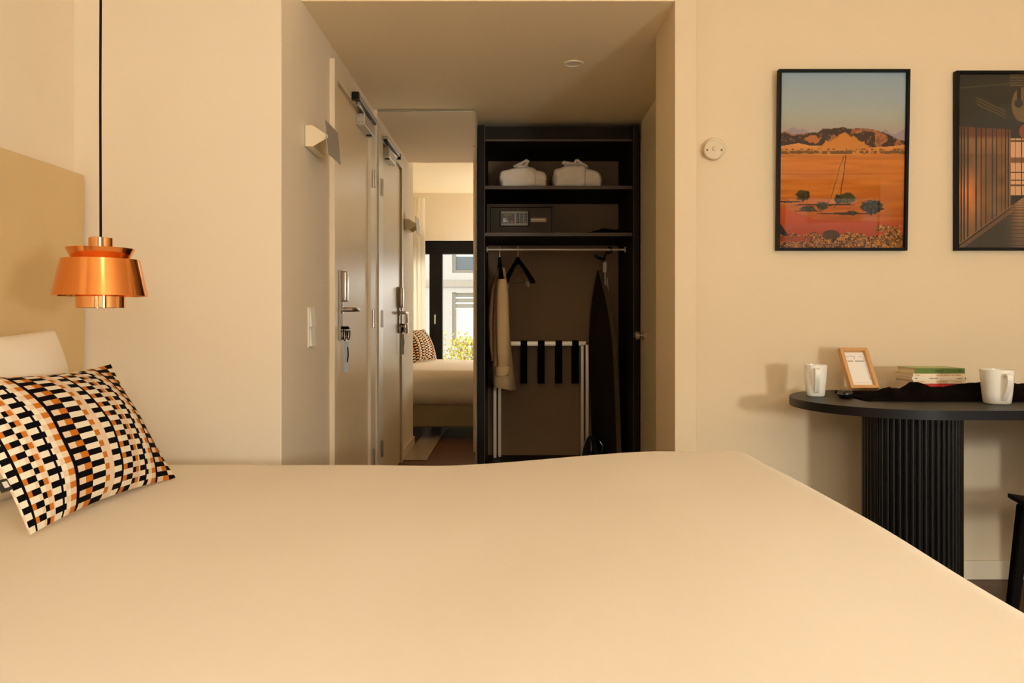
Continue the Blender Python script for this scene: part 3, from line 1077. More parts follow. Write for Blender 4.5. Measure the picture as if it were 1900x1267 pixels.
for ci, xx in enumerate((960.8, 968.0, 975.4)):
    for ri, yy in enumerate((397.9, 402.7, 407.5, 412.2)):
        if key_me is None:
            k_o = bbox_obj('key', (-0.0078, -0.003, -0.0062), (0.0078, 0, 0.0062), 'black_plastic', kp, 0.001)
            bm = bmesh.new()
            key_me = k_o.data
        else:
            k_o = bpy.data.objects.new('key', key_me)
            place(k_o, kp)
        k_o.location = Vector((sx(xx), SY - 0.0076, sz(yy))) - ORG[kp]
        if ci == 0 and ri == 0:
            # mesh was shifted by the parent's origin; undo so copies can be placed freely
            for v in key_me.vertices:
                v.co += ORG[kp]
marks = []
cu_cache = {}
for ci, xx in enumerate((960.8, 968.0, 975.4)):
    for ri, yy in enumerate((397.9, 402.7, 407.5, 412.2)):
        ch = ['123', '456', '789', '*0#'][ri][ci]
        cu = bpy.data.curves.new('digit', 'FONT')
        cu.body = ch
        cu.size = 0.0105
        cu.align_x = 'CENTER'
        cu.align_y = 'CENTER'
        cu.materials.append(MATS['ink_white'])
        tmp = bpy.data.objects.new('digit_outline', cu)
        me = bpy.data.meshes.new_from_object(tmp)
        bpy.data.objects.remove(tmp)
        o = bpy.data.objects.new('digit', me)
        place(o, kp)
        o.location = Vector((sx(xx), SY - 0.0110, sz(yy))) - ORG[kp]
        o.rotation_euler = (R(90), 0, 0)
pl = bbox_obj('name_plate', (sx(984.5), SY - 0.0005, sz(412)), (sx(1013.8), SY + 0.0045, sz(404.2)), 'bed_base_fabric', sf)
bm = bmesh.new()
random.seed(3)
x = 986.0
while x < 1010:
    w = random.uniform(0.9, 1.6)
    h = random.choice([1.0, 1.0, 1.5])
    box(bm, (sx(x), SY - 0.0012, sz(408.3)), (sx(x + w), SY - 0.0005, sz(408.3 - h)))
    x += w + 0.45
obj('name_lettering', bm, 'ink_white', pl)

# ---- folded black bag on the middle shelf
def lump(bm, x0, x1, y0, y1, z0, hfun, nx=40, ny=16):
    top, bot = [], []
    for i in range(nx + 1):
        a, b = [], []
        for j in range(ny + 1):
            s, t = i / nx, j / ny
            x = x0 + (x1 - x0) * s
            y = y0 + (y1 - y0) * t
            h = hfun(x, s, t)
            a.append(bm.verts.new((x, y, z0 + max(0.0015, h))))
            b.append(bm.verts.new((x, y, z0)))
        top.append(a)
        bot.append(b)
    for i in range(nx):
        for j in range(ny):
            bm.faces.new((top[i][j], top[i + 1][j], top[i + 1][j + 1], top[i][j + 1]))
            bm.faces.new((bot[i][j], bot[i][j + 1], bot[i + 1][j + 1], bot[i + 1][j]))
    for i in range(nx):
        bm.faces.new((bot[i][0], bot[i + 1][0], top[i + 1][0], top[i][0]))
        bm.faces.new((bot[i][ny], top[i][ny], top[i + 1][ny], bot[i + 1][ny]))
    for j in range(ny):
        bm.faces.new((bot[0][j], top[0][j], top[0][j + 1], bot[0][j + 1]))
        bm.faces.new((bot[nx][j], bot[nx][j + 1], top[nx][j + 1], top[nx][j]))


def bag_h(x, s, t):
    prof = math.sin(math.pi * min(1, max(0, t))) ** 0.5
    base = np.interp(s, [0, 0.02, 0.30, 0.34, 0.5, 0.62, 0.75, 0.9, 1], [0.004, 0.007, 0.010, 0.020, 0.036, 0.050, 0.042, 0.038, 0.034])
    return base * (0.25 + 0.75 * prof) + 0.004 * noise.noise(Vector((x * 20, t * 6, 1)))


bm = bmesh.new()
lump(bm, 0.345, 0.738, 4.80, 5.10, 1.561, bag_h, 40, 14)
b_ = obj('bag', bm, 'scarf_dark', None, True, angle=180)
tag(b_, 'flat folded black bag to the right of the safe', 'bag')

# ---- hangers
def hanger_parts(root, half=0.21):
    """local: hook at origin height 0 = rod top; arms along local x"""
    bm = bmesh.new()
    pts = []
    for i in range(13):
        a = R(200) - R(250) * i / 12
        pts.append((0.0115 * math.cos(a) * 1.0, 0, 0.0 + 0.0115 * math.sin(a)))
    pts = [(p[0], p[1], p[2] - 0.0035) for p in pts]
    pts += [(0.004, 0, -0.03), (0, 0, -0.045), (0, 0, -0.075)]
    tube(bm, pts, 0.0022, 8)
    obj('hook', bm, 'chrome', root, True, world=False)
    bm = bmesh.new()
    n = 20
    ring = []
    prev = None
    for i in range(-n, n + 1):
        t = i / n
        x = half * t
        zc = -0.075 - 0.155 * abs(t) ** 1.15
        th = 0.019 * (1 - 0.25 * abs(t)) + (0.016 * max(0, 1 - abs(t) * 6))
        w = 0.009 + 0.010 * abs(t) ** 1.5
        cur = [bm.verts.new((x, -w, zc - th)), bm.verts.new((x, w, zc - th)), bm.verts.new((x, w, zc + th * 0.5)), bm.verts.new((x, -w, zc + th * 0.5))]
        if prev:
            for k in range(4):
                bm.faces.new((prev[k], prev[(k + 1) % 4], cur[(k + 1) % 4], cur[k]))
        else:
            bm.faces.new(cur[::-1])
        prev = cur
    bm.faces.new(prev)
    bmesh.ops.bevel(bm, geom=[e for e in bm.edges], offset=0.003, segments=1, affect='EDGES')
    obj('shoulder_bar', bm, 'hanger_black', root, True, world=False)
    bm = bmesh.new()
    tube(bm, [(-half * 0.86, 0, -0.215), (-half * 0.86, 0, -0.232), (half * 0.86, 0, -0.232), (half * 0.86, 0, -0.215)], 0.0022, 6)
    bar = obj('trouser_bar', bm, 'brushed_steel', root, True, world=False)
    for s in (-1, 1):
        bm = bmesh.new()
        box(bm, (s * half * 0.72 - 0.010, -0.007, -0.262), (s * half * 0.72 + 0.010, 0.007, -0.228), 0.003)
        tube(bm, [(s * half * 0.72, -0.010, -0.222), (s * half * 0.72, -0.020, -0.250)], 0.004, 6)
        obj('clip', bm, 'grey_metal', root, True, world=False)


h1 = thing('coat_hanger', 'empty black wooden hanger with metal trouser clips', 'hanger', (0.038, 5.0, 1.494), (0, 0, R(-64)))
hanger_parts(h1)
h2 = thing('coat_hanger', 'black wooden hanger holding the tan jacket', 'hanger', (-0.080, 5.0, 1.494), (0, 0, R(-86)))
hanger_parts(h2, 0.19)

# ---- tan jacket, hanging side-on
JX = -0.07
jk = thing('jacket', 'tan linen jacket hanging side on in the wardrobe', 'jacket', (JX, 5.0, 0.56))


def loft(bm, secs, seg=28, cap=True, fold=0.0, seed=0.0, closed=True):
    """secs: (z_left, z_right, x0, x1, yc, hy)"""
    rings = []
    for k, (zl, zr, x0, x1, yc, hy) in enumerate(secs):
        ring = []
        for i in range(seg):
            a = 2 * math.pi * i / seg
            ca, sa = math.cos(a), math.sin(a)
            ux = math.copysign(abs(ca) ** 0.8, ca)
            uy = math.copysign(abs(sa) ** 0.7, sa)
            f = fold * (k / len(secs)) * math.sin(a * 5 + seed + k * 0.25)
            x = (x0 + x1) / 2 + (x1 - x0) / 2 * ux + f
            z = zl + (zr - zl) * (ux * 0.5 + 0.5)
            ring.append(bm.verts.new((x, yc + hy * uy + f * 0.8, z)))
        rings.append(ring)
    for a, b in zip(rings[:-1], rings[1:]):
        for i in range(seg):
            bm.faces.new((a[i], a[(i + 1) % seg], b[(i + 1) % seg], b[i]))
    if cap:
        bm.faces.new(rings[0])
        bm.faces.new(rings[-1][::-1])


def jx(x, d=4.98):
    return (x - 950) * d / 1420


def jz(y, d=4.98):
    return CAM_Z + (592 - y) * d / 1420


body_s = []
for y, a, b, hy in ((503, 925, 937, 0.05), (512, 922, 939, 0.10), (530, 918, 942, 0.17), (555, 915, 943, 0.19), (590, 913, 944, 0.20),
                    (625, 912, 946, 0.205), (660, 912, 949, 0.21), (690, 911, 952, 0.215)):
    body_s.append((jz(y), jz(y), jx(a), jx(b), 5.0, hy))
body_s.append((jz(712), jz(721), jx(911), jx(957), 5.0, 0.22))
bm = bmesh.new()
loft(bm, body_s, 32, True, 0.006, 0.7)
obj('body', bm, 'jacket_tan', jk, True, angle=180)
# far-left darker front edge (the jacket's folded-back front, facing the wardrobe side)
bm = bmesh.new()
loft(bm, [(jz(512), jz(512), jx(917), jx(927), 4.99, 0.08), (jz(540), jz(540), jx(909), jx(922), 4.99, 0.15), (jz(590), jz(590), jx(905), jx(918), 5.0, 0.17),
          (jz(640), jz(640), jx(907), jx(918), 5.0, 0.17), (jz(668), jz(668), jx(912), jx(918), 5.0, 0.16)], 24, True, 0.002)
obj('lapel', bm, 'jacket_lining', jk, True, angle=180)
DS = 4.76
bm = bmesh.new()
sl = []
for y, a, b in ((518, 924, 940), (540, 921, 943), (580, 920, 944.5), (620, 920, 945), (655, 921, 945), (684, 923, 943.5)):
    sl.append((jz(y, DS), jz(y, DS), jx(a, DS), jx(b, DS), DS + 0.02, 0.052))
loft(bm, sl, 20, True, 0.004, 2.0)
slv = obj('sleeve', bm, 'jacket_tan', jk, True, angle=180)
bm = bmesh.new()
loft(bm, [(jz(680, DS), jz(679, DS), jx(919.5), jx(945.5), DS + 0.015, 0.060), (jz(682, DS), jz(680, DS), jx(919, DS), jx(946, DS), DS + 0.015, 0.062),
          (jz(696, DS), jz(694, DS), jx(918.5, DS), jx(946, DS), DS + 0.015, 0.062), (jz(698, DS), jz(696, DS), jx(920, DS), jx(944, DS), DS + 0.015, 0.058)], 20)
obj('cuff', bm, 'jacket_tan', slv, True, angle=50)
bm = bmesh.new()
loft(bm, [(jz(497), jz(497), jx(924), jx(936), 4.97, 0.045), (jz(501), jz(501), jx(922.5), jx(938), 4.97, 0.06), (jz(515), jz(513), jx(920), jx(939), 4.97, 0.085)], 20)
obj('collar', bm, 'jacket_tan', jk, True, angle=180)

# ---- folded luggage rack
lr = thing('luggage_rack', 'folded chrome luggage rack with four black straps', 'luggage rack', (0.2, 5.25, 0.08))
def rack_frame(x0, x1, y, zt):
    bm = bmesh.new()
    w = 0.0105
    box(bm, (x0, y - w, 0.08), (x0 + 2 * w, y + w, zt), 0.002)
    box(bm, (x1 - 2 * w, y - w, 0.08), (x1, y + w, zt), 0.002)
    box(bm, (x0, y - w, zt - 2.4 * w), (x1, y + w, zt + 0.0002), 0.002)
    obj('frame', bm, 'chrome', lr)
rack_frame(-0.127, 0.524, 5.240, 0.876)
rack_frame(-0.096, 0.494, 5.275, 0.868)
for xc in (972.1, 1004.3, 1037.0, 1067.8):
    X = (xc - 950) * 5.225 / 1420
    bm = bmesh.new()
    w = 0.023
    box(bm, (X - w, 5.224, 0.588), (X + w, 5.227, 0.880), 0.001)
    box(bm, (X - w, 5.224, 0.8765), (X + w, 5.292, 0.8805), 0.001)
    box(bm, (X - w, 5.288, 0.588), (X + w, 5.2915, 0.880), 0.001)
    box(bm, (X - w, 5.224, 0.588), (X + w, 5.2915, 0.591), 0.001)
    obj('strap', bm, 'strap_black', lr)

# ---- ironing board hung on the rod, edge towards the room
ib = thing('ironing_board', 'dark ironing board stored upright at the right of the wardrobe', 'ironing board', (0.58, 5.05, 0.08))
# outline in its own plane (s: across, z: up)
outl = []
L0, L1, HWID = 0.10, 1.352, 0.165
N = 26
for i in range(N + 1):
    t = i / N
    z = L1 - (L1 - L0) * t
    hw = HWID * (1 - (1 - min(1, t / 0.52)) ** 2.2) if t < 0.52 else HWID
    outl.append((hw, z))
outl[0] = (0.004, L1)
poly = [(-hw, z) for hw, z in outl] + [(hw, z) for hw, z in outl[::-1]]
TH = R(-68)
LEAN = Matrix(((1, 0, -0.036, 0.004), (0, 1, 0, 0), (0, 0, 1, 0), (0, 0, 0, 1)))
Mb = Matrix.Translation((0.628, 5.07, 0)) @ LEAN @ Matrix.Rotation(TH, 4, 'Z')
bm = bmesh.new()
t = bmesh.new()
prism(t, poly, 1, -0.0195, 0.0195)
bmesh.ops.bevel(t, geom=[e for e in t.edges], offset=0.004, segments=1, affect='EDGES')
merge(bm, t, Mb)
obj('board', bm, 'iron_board_cover', ib, True, angle=50)
bm = bmesh.new()
t = bmesh.new()
poly2 = [(-hw * 1.0 - 0.003, z) for hw, z in outl] + [(hw * 1.0 + 0.003, z) for hw, z in outl[::-1]]
prism(t, poly2, 1, -0.0165, 0.0165)
merge(bm, t, Mb)
obj('padded_edge', bm, 'iron_board_edge_lit', ib, True, angle=50)
bm = bmesh.new()
tube(bm, [(0.606, 5.0, 1.41), (0.612, 5.02, 1.30), (0.622, 5.06, 1.05), (0.64, 5.10, 0.6), (0.66, 5.14, 0.12)], 0.0075, 10)
tube(bm, [(0.626, 5.02, 1.30), (0.640, 5.06, 1.05), (0.66, 5.10, 0.6)], 0.0065, 10)
obj('leg', bm, 'grey_metal', ib, True)
bm = bmesh.new()
box(bm, (0.592, 4.985, 1.332), (0.618, 5.012, 1.400), 0.004)
obj('bracket', bm, 'grey_metal', ib)
bm = bmesh.new()
pts = []
for i in range(14):
    a = R(-150) + R(250) * i / 13
    pts.append((0.632 + 0.018 * math.cos(a), 5.0, 1.478 + 0.018 * math.sin(a)))
tube(bm, [(0.602, 5.0, 1.40), (0.607, 5.0, 1.44), (0.616, 5.0, 1.465)] + pts, 0.007, 8)
tube(bm, [(0.602, 5.0, 1.42), (0.57, 4.99, 1.425), (0.545, 4.985, 1.437), (0.54, 4.985, 1.45)], 0.010, 8)
obj('hanging_hook', bm, 'black_plastic', ib, True)

# ---- iron standing on its heel
ir = thing('clothes_iron', 'black clothes iron standing on the wardrobe floor', 'iron', (0.50, 4.95, 0.08))
def iron_shape(y0, y1, k, seg=18):
    pts = []
    for i in range(seg + 1):
        t = i / seg
        z = 0.08 + 0.20 * t
        hw = 0.058 * k * (1 - t ** 2.4) ** 0.8
        pts.append((hw, z))
    return [(0.505 - hw, z) for hw, z in pts] + [(0.505 + hw, z) for hw, z in pts[-2::-1]]
bm = bmesh.new()
prism(bm, iron_shape(0, 0, 1.0), 1, 4.965, 4.973)
obj('soleplate', bm, 'chrome', ir)
bm = bmesh.new()
prism(bm, iron_shape(0, 0, 0.95), 1, 4.925, 4.964)
obj('body', bm, 'black_plastic', ir)
bm = bmesh.new()
tube(bm, [(0.505, 4.925, 0.24), (0.505, 4.895, 0.25), (0.505, 4.875, 0.225), (0.505, 4.872, 0.14), (0.505, 4.89, 0.10), (0.505, 4.93, 0.095)],
     [0.016, 0.017, 0.016, 0.016, 0.018, 0.02], 12)
obj('handle', bm, 'black_gloss', ir, True)
bm = bmesh.new()
tube(bm, [(0.53, 4.90, 0.10), (0.575, 4.91, 0.16), (0.585, 4.93, 0.215), (0.55, 4.93, 0.262), (0.515, 4.92, 0.235)], 0.0035, 8)
obj('power_cord', bm, 'black_gloss', ir, True)

# ================================================================== PICTURE WALL
dk = thing('wall_disc', 'round white blank cover plate with two screws beside the partition', 'cover plate', (0.797, YP, 1.70))
def disc_part(name, r, y0, y1, cx, cz, m, bev=0.003):
    bm = bmesh.new()
    t = bmesh.new()
    lathe(t, [(0, 0), (r, 0), (r, (y1 - y0) - bev), (r - bev, (y1 - y0)), (0, (y1 - y0))], seg=40)
    merge(bm, t, Matrix.Translation((cx, y1, cz)) @ Matrix.Rotation(R(90), 4, 'X'))
    return obj(name, bm, m, dk, True)
disc_part('base', 0.043, 3.008, 3.03, 0.798, 1.699, 'disc_plastic')
disc_part('face', 0.038, 2.996, 3.008, 0.790, 1.692, 'disc_plastic')
disc_part('centre_button', 0.009, 2.990, 2.996, 0.793, 1.695, 'disc_plastic')
for x in (0.764, 0.820):
    disc_part('screw', 0.0035, 2.994, 2.996, x, 1.690, 'ink_dark', 0.0005)

# ---- prints painted cell by cell as colour attributes (flat photographs)
ILL = np.array([0.92, 0.74, 0.52])


def vnoise(h, w, fy, fx, seed):
    rs = np.random.RandomState(seed)
    g = rs.rand(int(fy) + 2, int(fx) + 2)
    yy = np.linspace(0, fy, h, endpoint=False)
    xx = np.linspace(0, fx, w, endpoint=False)
    yi, xi = yy.astype(int), xx.astype(int)
    yf, xf = (yy - yi)[:, None], (xx - xi)[None, :]
    yf, xf = yf * yf * (3 - 2 * yf), xf * xf * (3 - 2 * xf)
    a = g[yi][:, xi]
    b = g[yi][:, xi + 1]
    c = g[yi + 1][:, xi]
    d = g[yi + 1][:, xi + 1]
    return (a * (1 - xf) + b * xf) * (1 - yf) + (c * (1 - xf) + d * xf) * yf


def to_albedo(img):
    c = img / 255.0
    l = np.where(c <= 0.04045, c / 12.92, ((c + 0.055) / 1.055) ** 2.4)
    return np.clip(l / ILL, 0.0, 0.95)


def desert(W, H):
    S, T = np.meshgrid((np.arange(W) + .5) / W, (np.arange(H) + .5) / H)
    img = np.zeros((H, W, 3))

    def blend(mask, col, k=1.0):
        m = (mask * k)[..., None]
        img[:] = img * (1 - m) + np.array(col, float) * m

    def ramp(stops):
        r = np.zeros((H, W, 3))
        ts = [s[0] for s in stops]
        for c in range(3):
            r[..., c] = np.interp(T, ts, [s[1][c] for s in stops])
        return r
    # sky
    img[:] = ramp([(0, (139, 141, 126)), (0.15, (152, 145, 122)), (0.25, (163, 148, 114)), (0.32, (164, 137, 104)), (1, (160, 130, 100))])
    n1 = vnoise(H, W, 60, 46, 1)
    n2 = vnoise(H, W, 24, 18, 2)
    n3 = vnoise(H, W, 120, 90, 3)
    # far purple ranges
    rl = np.interp(S[0], [0, .04, .10, .14, .19, .25, .3], [.34, .33, .308, .325, .32, .345, .4])
    blend((T > rl[None, :]) & (S < .3), (150, 120, 104))
    rr = np.interp(S[0], [.78, .84, .88, .92, 1], [.37, .322, .345, .35, .318])
    blend((T > rr[None, :]) & (S > .78), (148, 118, 102))
    # main ridge
    rx = [0, .04, .10, .17, .25, .30, .34, .41, .44, .50, .56, .65, .70, .77, .82, .87, .92, 1]
    ry = [.340, .331, .351, .348, .340, .340, .318, .320, .314, .310, .318, .314, .316, .327, .335, .353, .370, .388]
    ridge = np.interp(S[0], rx, ry) + 0.004 * (vnoise(1, W, 1, 60, 5)[0] - .5)
    base = np.interp(S[0], [0, .15, .25, .5, .6, .72, .85, 1], [.418, .400, .415, .415, .42, .425, .42, .41])
    mount = (T > ridge[None, :]) & (T < base[None, :] + .02)
    desert_m = T >= base[None, :]
    n4 = vnoise(H, W, 200, 150, 4)
    rg_ = .45 * n1 + .35 * n3 + .2 * n4
    rock = np.stack([84 + 120 * rg_, 46 + 66 * rg_, 24 + 30 * rg_], -1)
    img[mount] = rock[mount]
    dk = np.zeros((H, W))
    dk += (S < .22) & (T > ridge[None, :] + .008)
    sh = np.abs(S - (.36 + (T - .33) * -1.6)) < (.05 + .10 * n2)
    dk += sh & (S < .5) & (S > .19)
    dk += (S > .40) & (S < .57) & (T < .345 + .015 * n1)
    dk += (S > .56) & (S < .76) & (T > .33 + .03 * n2) & (T < .43 - abs(0))
    dk += (n2 > .62) & (S > .72)
    dk = (dk > 0) & mount
    blend(dk & (rg_ < .66), (54, 36, 24), .9)
    blend(dk & (rg_ >= .66), (104, 62, 36), .8)
    # sunlit fan in the middle
    fan = (T > .328 + np.abs(S - .52) * .36 + .03 * n1) & (S > .30) & (S < .72) & (T < .47)
    blend(fan & (T > ridge[None, :]), (196, 112, 36), .95)
    fan2 = ((S - .26) ** 2 / .0045 + (T - .378) ** 2 / .0006) < .35 + 1.1 * n1
    blend(fan2, (186, 98, 38), .9)
    # plain
    plain = T >= base[None, :]
    pc = ramp([(0, (205, 125, 50)), (.40, (208, 128, 56)), (.45, (188, 104, 32)), (.5, (190, 100, 28)), (.65, (188, 98, 26)), (.78, (172, 82, 18)), (1, (150, 60, 12))])
    st = (vnoise(H, W, 70, 4, 8) - .5)[..., None] * np.array([26, 20, 10])
    img[plain & ~fan] = (pc + st)[plain & ~fan]
    band = (np.abs(T - .452) < .008 * (0.5 + n1)) & (n1 + .25 * n3 > .42)
    blend(band, (92, 62, 26), .85)
    blend((np.abs(T - .436) < .004) & (n3 > .6), (90, 55, 25), .8)
    blend((np.abs(T - .575) < .003) & (S < .75), (150, 76, 18), .6)
    # track
    for pts in ([(.515, .47), (.47, .56), (.445, .64), (.41, .72), (.375, .755)], [(.53, .46), (.515, .56), (.50, .65), (.485, .72), (.44, .77)]):
        ys = np.array([p[1] for p in pts])
        xs = np.array([p[0] for p in pts])
        cx = np.interp(T[:, 0], ys, xs, left=-1, right=-1)
        wob = .006 * (vnoise(H, 1, 40, 1, 11)[:, 0] - .5)
        m = np.abs(S - (cx + wob)[:, None]) < .0042
        blend(m & (cx[:, None] > 0), (96, 48, 12), .8)
    blend((S > .40) & (S < .52) & (T > .5) & (T < .75) & (np.abs(S - (.52 - (T - .47) * .38)) < .03), (202, 122, 48), .25)
    # red dune foreground
    dune = T > np.interp(S[0], [0, .06, .15, .28, .45, .7, 1], [.765, .775, .80, .835, .84, .845, .855])[None, :]
    dcol = np.stack([176 - 30 * (T - .8) * 5, 66 - 20 * (T - .8) * 5, 14 + 0 * T], -1)
    img[dune] = dcol[dune]
    blend((S < .10) & (T > .85 + S * 1.0) & (T < .96), (44, 32, 18), .95)
    # foreground scrub
    sc_m = (T > .92 + .04 * (n2 - .5)) | ((T > .87) & (S > .78) & (n1 > .35))
    mixv = np.clip((n4 * .5 + n3 * .3 + n1 * .2 - .30) / .40, 0, 1)[..., None]
    scr = np.array([52, 26, 8]) * (1 - mixv) + np.array([196, 112, 34]) * mixv
    img[sc_m] = scr[sc_m]
    blend((T > .93) & (T < .965) & (S < .25), (140, 52, 14), .8)
    blend((((S - .42) / .07) ** 2 + ((T - .925) / .028) ** 2) < 1, (66, 40, 16), .85)
    # trees and their shadows
    def blob(cx, cy, rx_, ry_, col, seed):
        nn = vnoise(H, W, 110, 80, seed)
        m = (((S - cx) / rx_) ** 2 + ((T - cy) / ry_) ** 2) < .55 + .75 * nn
        blend(m, col, .95)
        blend(m & (nn > .68), (96, 74, 26), .6)
    def shadow(x0, x1, y, h):
        blend((S > x0) & (S < x1) & (np.abs(T - y) < h * (1 - np.abs((S - (x0 + x1) / 2) / (x1 - x0)) * 1.6)), (52, 28, 6), .9)
    shadow(-.05, .19, .735, .006)
    shadow(.11, .62, .752, .006)
    shadow(.30, .78, .803, .007)
    shadow(.12, .35, .787, .005)
    blob(.19, .698, .062, .030, (54, 42, 14), 21)
    blend((np.abs(S - .192) < .004) & (T > .70) & (T < .738), (46, 30, 10))
    blob(.545, .715, .075, .032, (66, 56, 24), 22)
    blob(.47, .722, .03, .03, (50, 42, 16), 23)
    blend((np.abs(S - .497) < .004) & (T > .72) & (T < .755), (40, 28, 10))
    blend((np.abs(S - .55) < .004) & (T > .72) & (T < .755), (40, 28, 10))
    blob(.745, .765, .095, .042, (38, 32, 14), 24)
    blend((np.abs(S - .74) < .008) & (T > .77) & (T < .815), (34, 24, 10))
    blob(.345, .758, .05, .024, (64, 50, 18), 25)
    blob(.23, .775, .06, .016, (54, 44, 16), 26)
    blob(.58, .80, .045, .014, (48, 36, 14), 27)
    return np.clip(img, 0, 255)


def hall(W, H):
    """dim wooden gallery: slatted wall on the left, polished floor, bright glazed end."""
    S, T = np.meshgrid((np.arange(W) + .5) / W, (np.arange(H) + .5) / H)
    img = np.zeros((H, W, 3)) + np.array([30, 22, 12])
    n1 = vnoise(H, W, 50, 40, 41)
    n2 = vnoise(H, W, 18, 14, 42)

    def blend(mask, col, k=1.0):
        m = (mask * k)[..., None]
        img[:] = img * (1 - m) + np.array(col, float) * m
    S2 = S / .5                              # the photograph shows the left half: 0..1 across it
    # ceiling with beams
    blend((np.abs(T - (.08 - .03 * S2)) < .004) & (S2 < .95), (70, 52, 26), .8)
    for k in range(3):
        blend(np.abs(T - (.13 + .17 * (S2 - .28) + .018 * k)) < (.004) * (S2 > .3) * (S2 < .78), (92, 62, 30), .8)
    # slatted wall between perspective lines
    top = .30 + .02 * S2
    bot = .985 - .26 * S2
    wall = (S2 < .86) & (T > top) & (T < bot)
    glow = np.exp(-((T - .70) / .12) ** 2) * np.exp(-((S2 - .12) / .22) ** 2)
    base = np.stack([96 + 110 * glow + 30 * n2, 56 + 46 * glow + 20 * n2, 24 + 4 * glow + 8 * n2], -1)
    up = (T < .37) & wall
    img[wall] = base[wall]
    blend(up, (94, 36, 12), .7)
    blend(wall & (np.abs(T - .41) < .05), (150, 92, 46), .35)
    xs = np.array([0.0, .06, .11, .17, .30, .38, .46, .56, .63, .71, .77, .82, .86])
    for i, x in enumerate(xs):
        blend(wall & (np.abs(S2 - x) < .016 - .010 * x), (34, 20, 8), .92)
    # glazed far end
    end = (S2 >= .86) & (T > .37) & (T < .70)
    blend(end, (204, 140, 84), 1)
    blend(end & (T > .48) & (T < .51), (120, 70, 34), 1)
    for x in (.93, 1.03, 1.13, 1.23, 1.33):
        blend(end & (np.abs(S2 - x) < .008), (80, 46, 22), 1)
    for y in (.385, .565, .61, .64, .70):
        blend(end & (np.abs(T - y) < .004), (80, 46, 22), 1)
    # right-hand side mirrors the left, darker
    wall2 = (S2 > 1.40) & (T > .30) & (T < .72 + .26 * (S2 - 1.4) / .6)
    blend(wall2, (70, 44, 20), 1)
    for x in np.linspace(1.45, 1.97, 8):
        blend(wall2 & (np.abs(S2 - x) < .012), (30, 18, 8), .9)
    # lantern
    blend((((S2 - 1.04) / .17) ** 2 + ((T - .175) / .10) ** 2) < 1, (112, 78, 36), .9)
    blend((((S2 - .98) / .07) ** 2 + ((T - .168) / .024) ** 2) < 1, (32, 20, 10), 1)
    blend((np.abs(S2 - .985) < .03) & (T < .16), (32, 20, 10), 1)
    blend((S2 > .84) & (T < .07) & (np.sin(T * 420) > 0), (96, 66, 32), .8)
    blend((((S2 - 1.15) / .16) ** 2 + ((T - .33) / .05) ** 2) < 1, (140, 62, 22), .9)
    # floor
    fl_ = T > np.maximum(bot, .0)
    flo = (T > .985 - .26 * np.minimum(S2, 1.1)) & (T > .70)
    fcol = np.stack([46 + 130 * np.exp(-((S2 - 1.02) / .16) ** 2) * np.exp(-(T - .70) * 3.4), 32 + 78 * np.exp(-((S2 - 1.02) / .16) ** 2) * np.exp(-(T - .70) * 3.4),
                     16 + 36 * np.exp(-((S2 - 1.02) / .16) ** 2) * np.exp(-(T - .70) * 3.4)], -1)
    img[flo] = fcol[flo]
    blend(flo & (np.sin((T - .7) ** .7 * 260) > .55), (34, 22, 10), .55)
    for k in (0.0, .022, .034):
        blend((np.abs(T - (.985 + k - .26 * S2)) < .003) & (S2 < .9), (150, 84, 34), .8)
    return np.clip(img, 0, 255)


def picture(name, loc, W, H, painter, label, tilt=0.0):
    p = thing(name, label, 'picture', loc, (tilt, 0, 0))
    fw, fd = 0.011, 0.026
    for a, b in (((-W / 2, -fd, 0), (-W / 2 + fw, 0, H)), ((W / 2 - fw, -fd, 0), (W / 2, 0, H)),
                 ((-W / 2 + fw, -fd, 0), (W / 2 - fw, 0, fw)), ((-W / 2 + fw, -fd, H - fw), (W / 2 - fw, 0, H))):
        bm = bmesh.new()
        box(bm, a, b, 0.001)
        obj('frame_bar', bm, 'frame_black', p, world=False)
    nx, ny = 210, 290
    al = to_albedo(painter(nx, ny))
    x0, x1, z0, z1 = -W / 2 + fw, W / 2 - fw, fw, H - fw
    me = bpy.data.meshes.new('print')
    X, Z = np.meshgrid(np.linspace(x0, x1, nx + 1), np.linspace(z1, z0, ny + 1))
    co = np.stack([X, np.full_like(X, -0.012), Z], -1).reshape(-1, 3)
    idx = np.arange((nx + 1) * (ny + 1)).reshape(ny + 1, nx + 1)
    f = np.stack([idx[:-1, :-1], idx[1:, :-1], idx[1:, 1:], idx[:-1, 1:]], -1).reshape(-1, 4)
    nv, nf = len(co), len(f)
    me.vertices.add(nv)
    me.vertices.foreach_set('co', co.ravel())
    me.loops.add(nf * 4)
    me.loops.foreach_set('vertex_index', f.ravel().astype(np.int32))
    me.polygons.add(nf)
    me.polygons.foreach_set('loop_start', np.arange(0, nf * 4, 4, dtype=np.int32))
    me.update(calc_edges=True)
    at = me.color_attributes.new('print', 'FLOAT_COLOR', 'CORNER')
    cols = np.concatenate([al.reshape(-1, 3), np.ones((nf, 1))], 1)
    at.data.foreach_set('color', np.repeat(cols, 4, axis=0).ravel().astype(np.float32))
    me.materials.append(MATS['print_matte'])
    o = bpy.data.objects.new('print', me)
    place(o, p)
    bm = bmesh.new()
    box(bm, (x0, -0.016, z0), (x1, -0.014, z1))
    obj('glass', bm, 'picture_glass', p, world=False)
    bm = bmesh.new()
    box(bm, (x0, -0.010, z0), (x1, -0.004, z1))
    obj('backing', bm, 'frame_black', p, world=False)
    return p


picture('desert_picture', (1.296, 3.028, 1.298), 0.512, 0.705, desert, 'black framed photograph of an orange desert plain with mountains', R(1.9))
picture('hall_picture', (2.000, 3.028, 1.298), 0.512, 0.705, hall, 'black framed photograph of a dim slatted wooden hall', R(0.2))

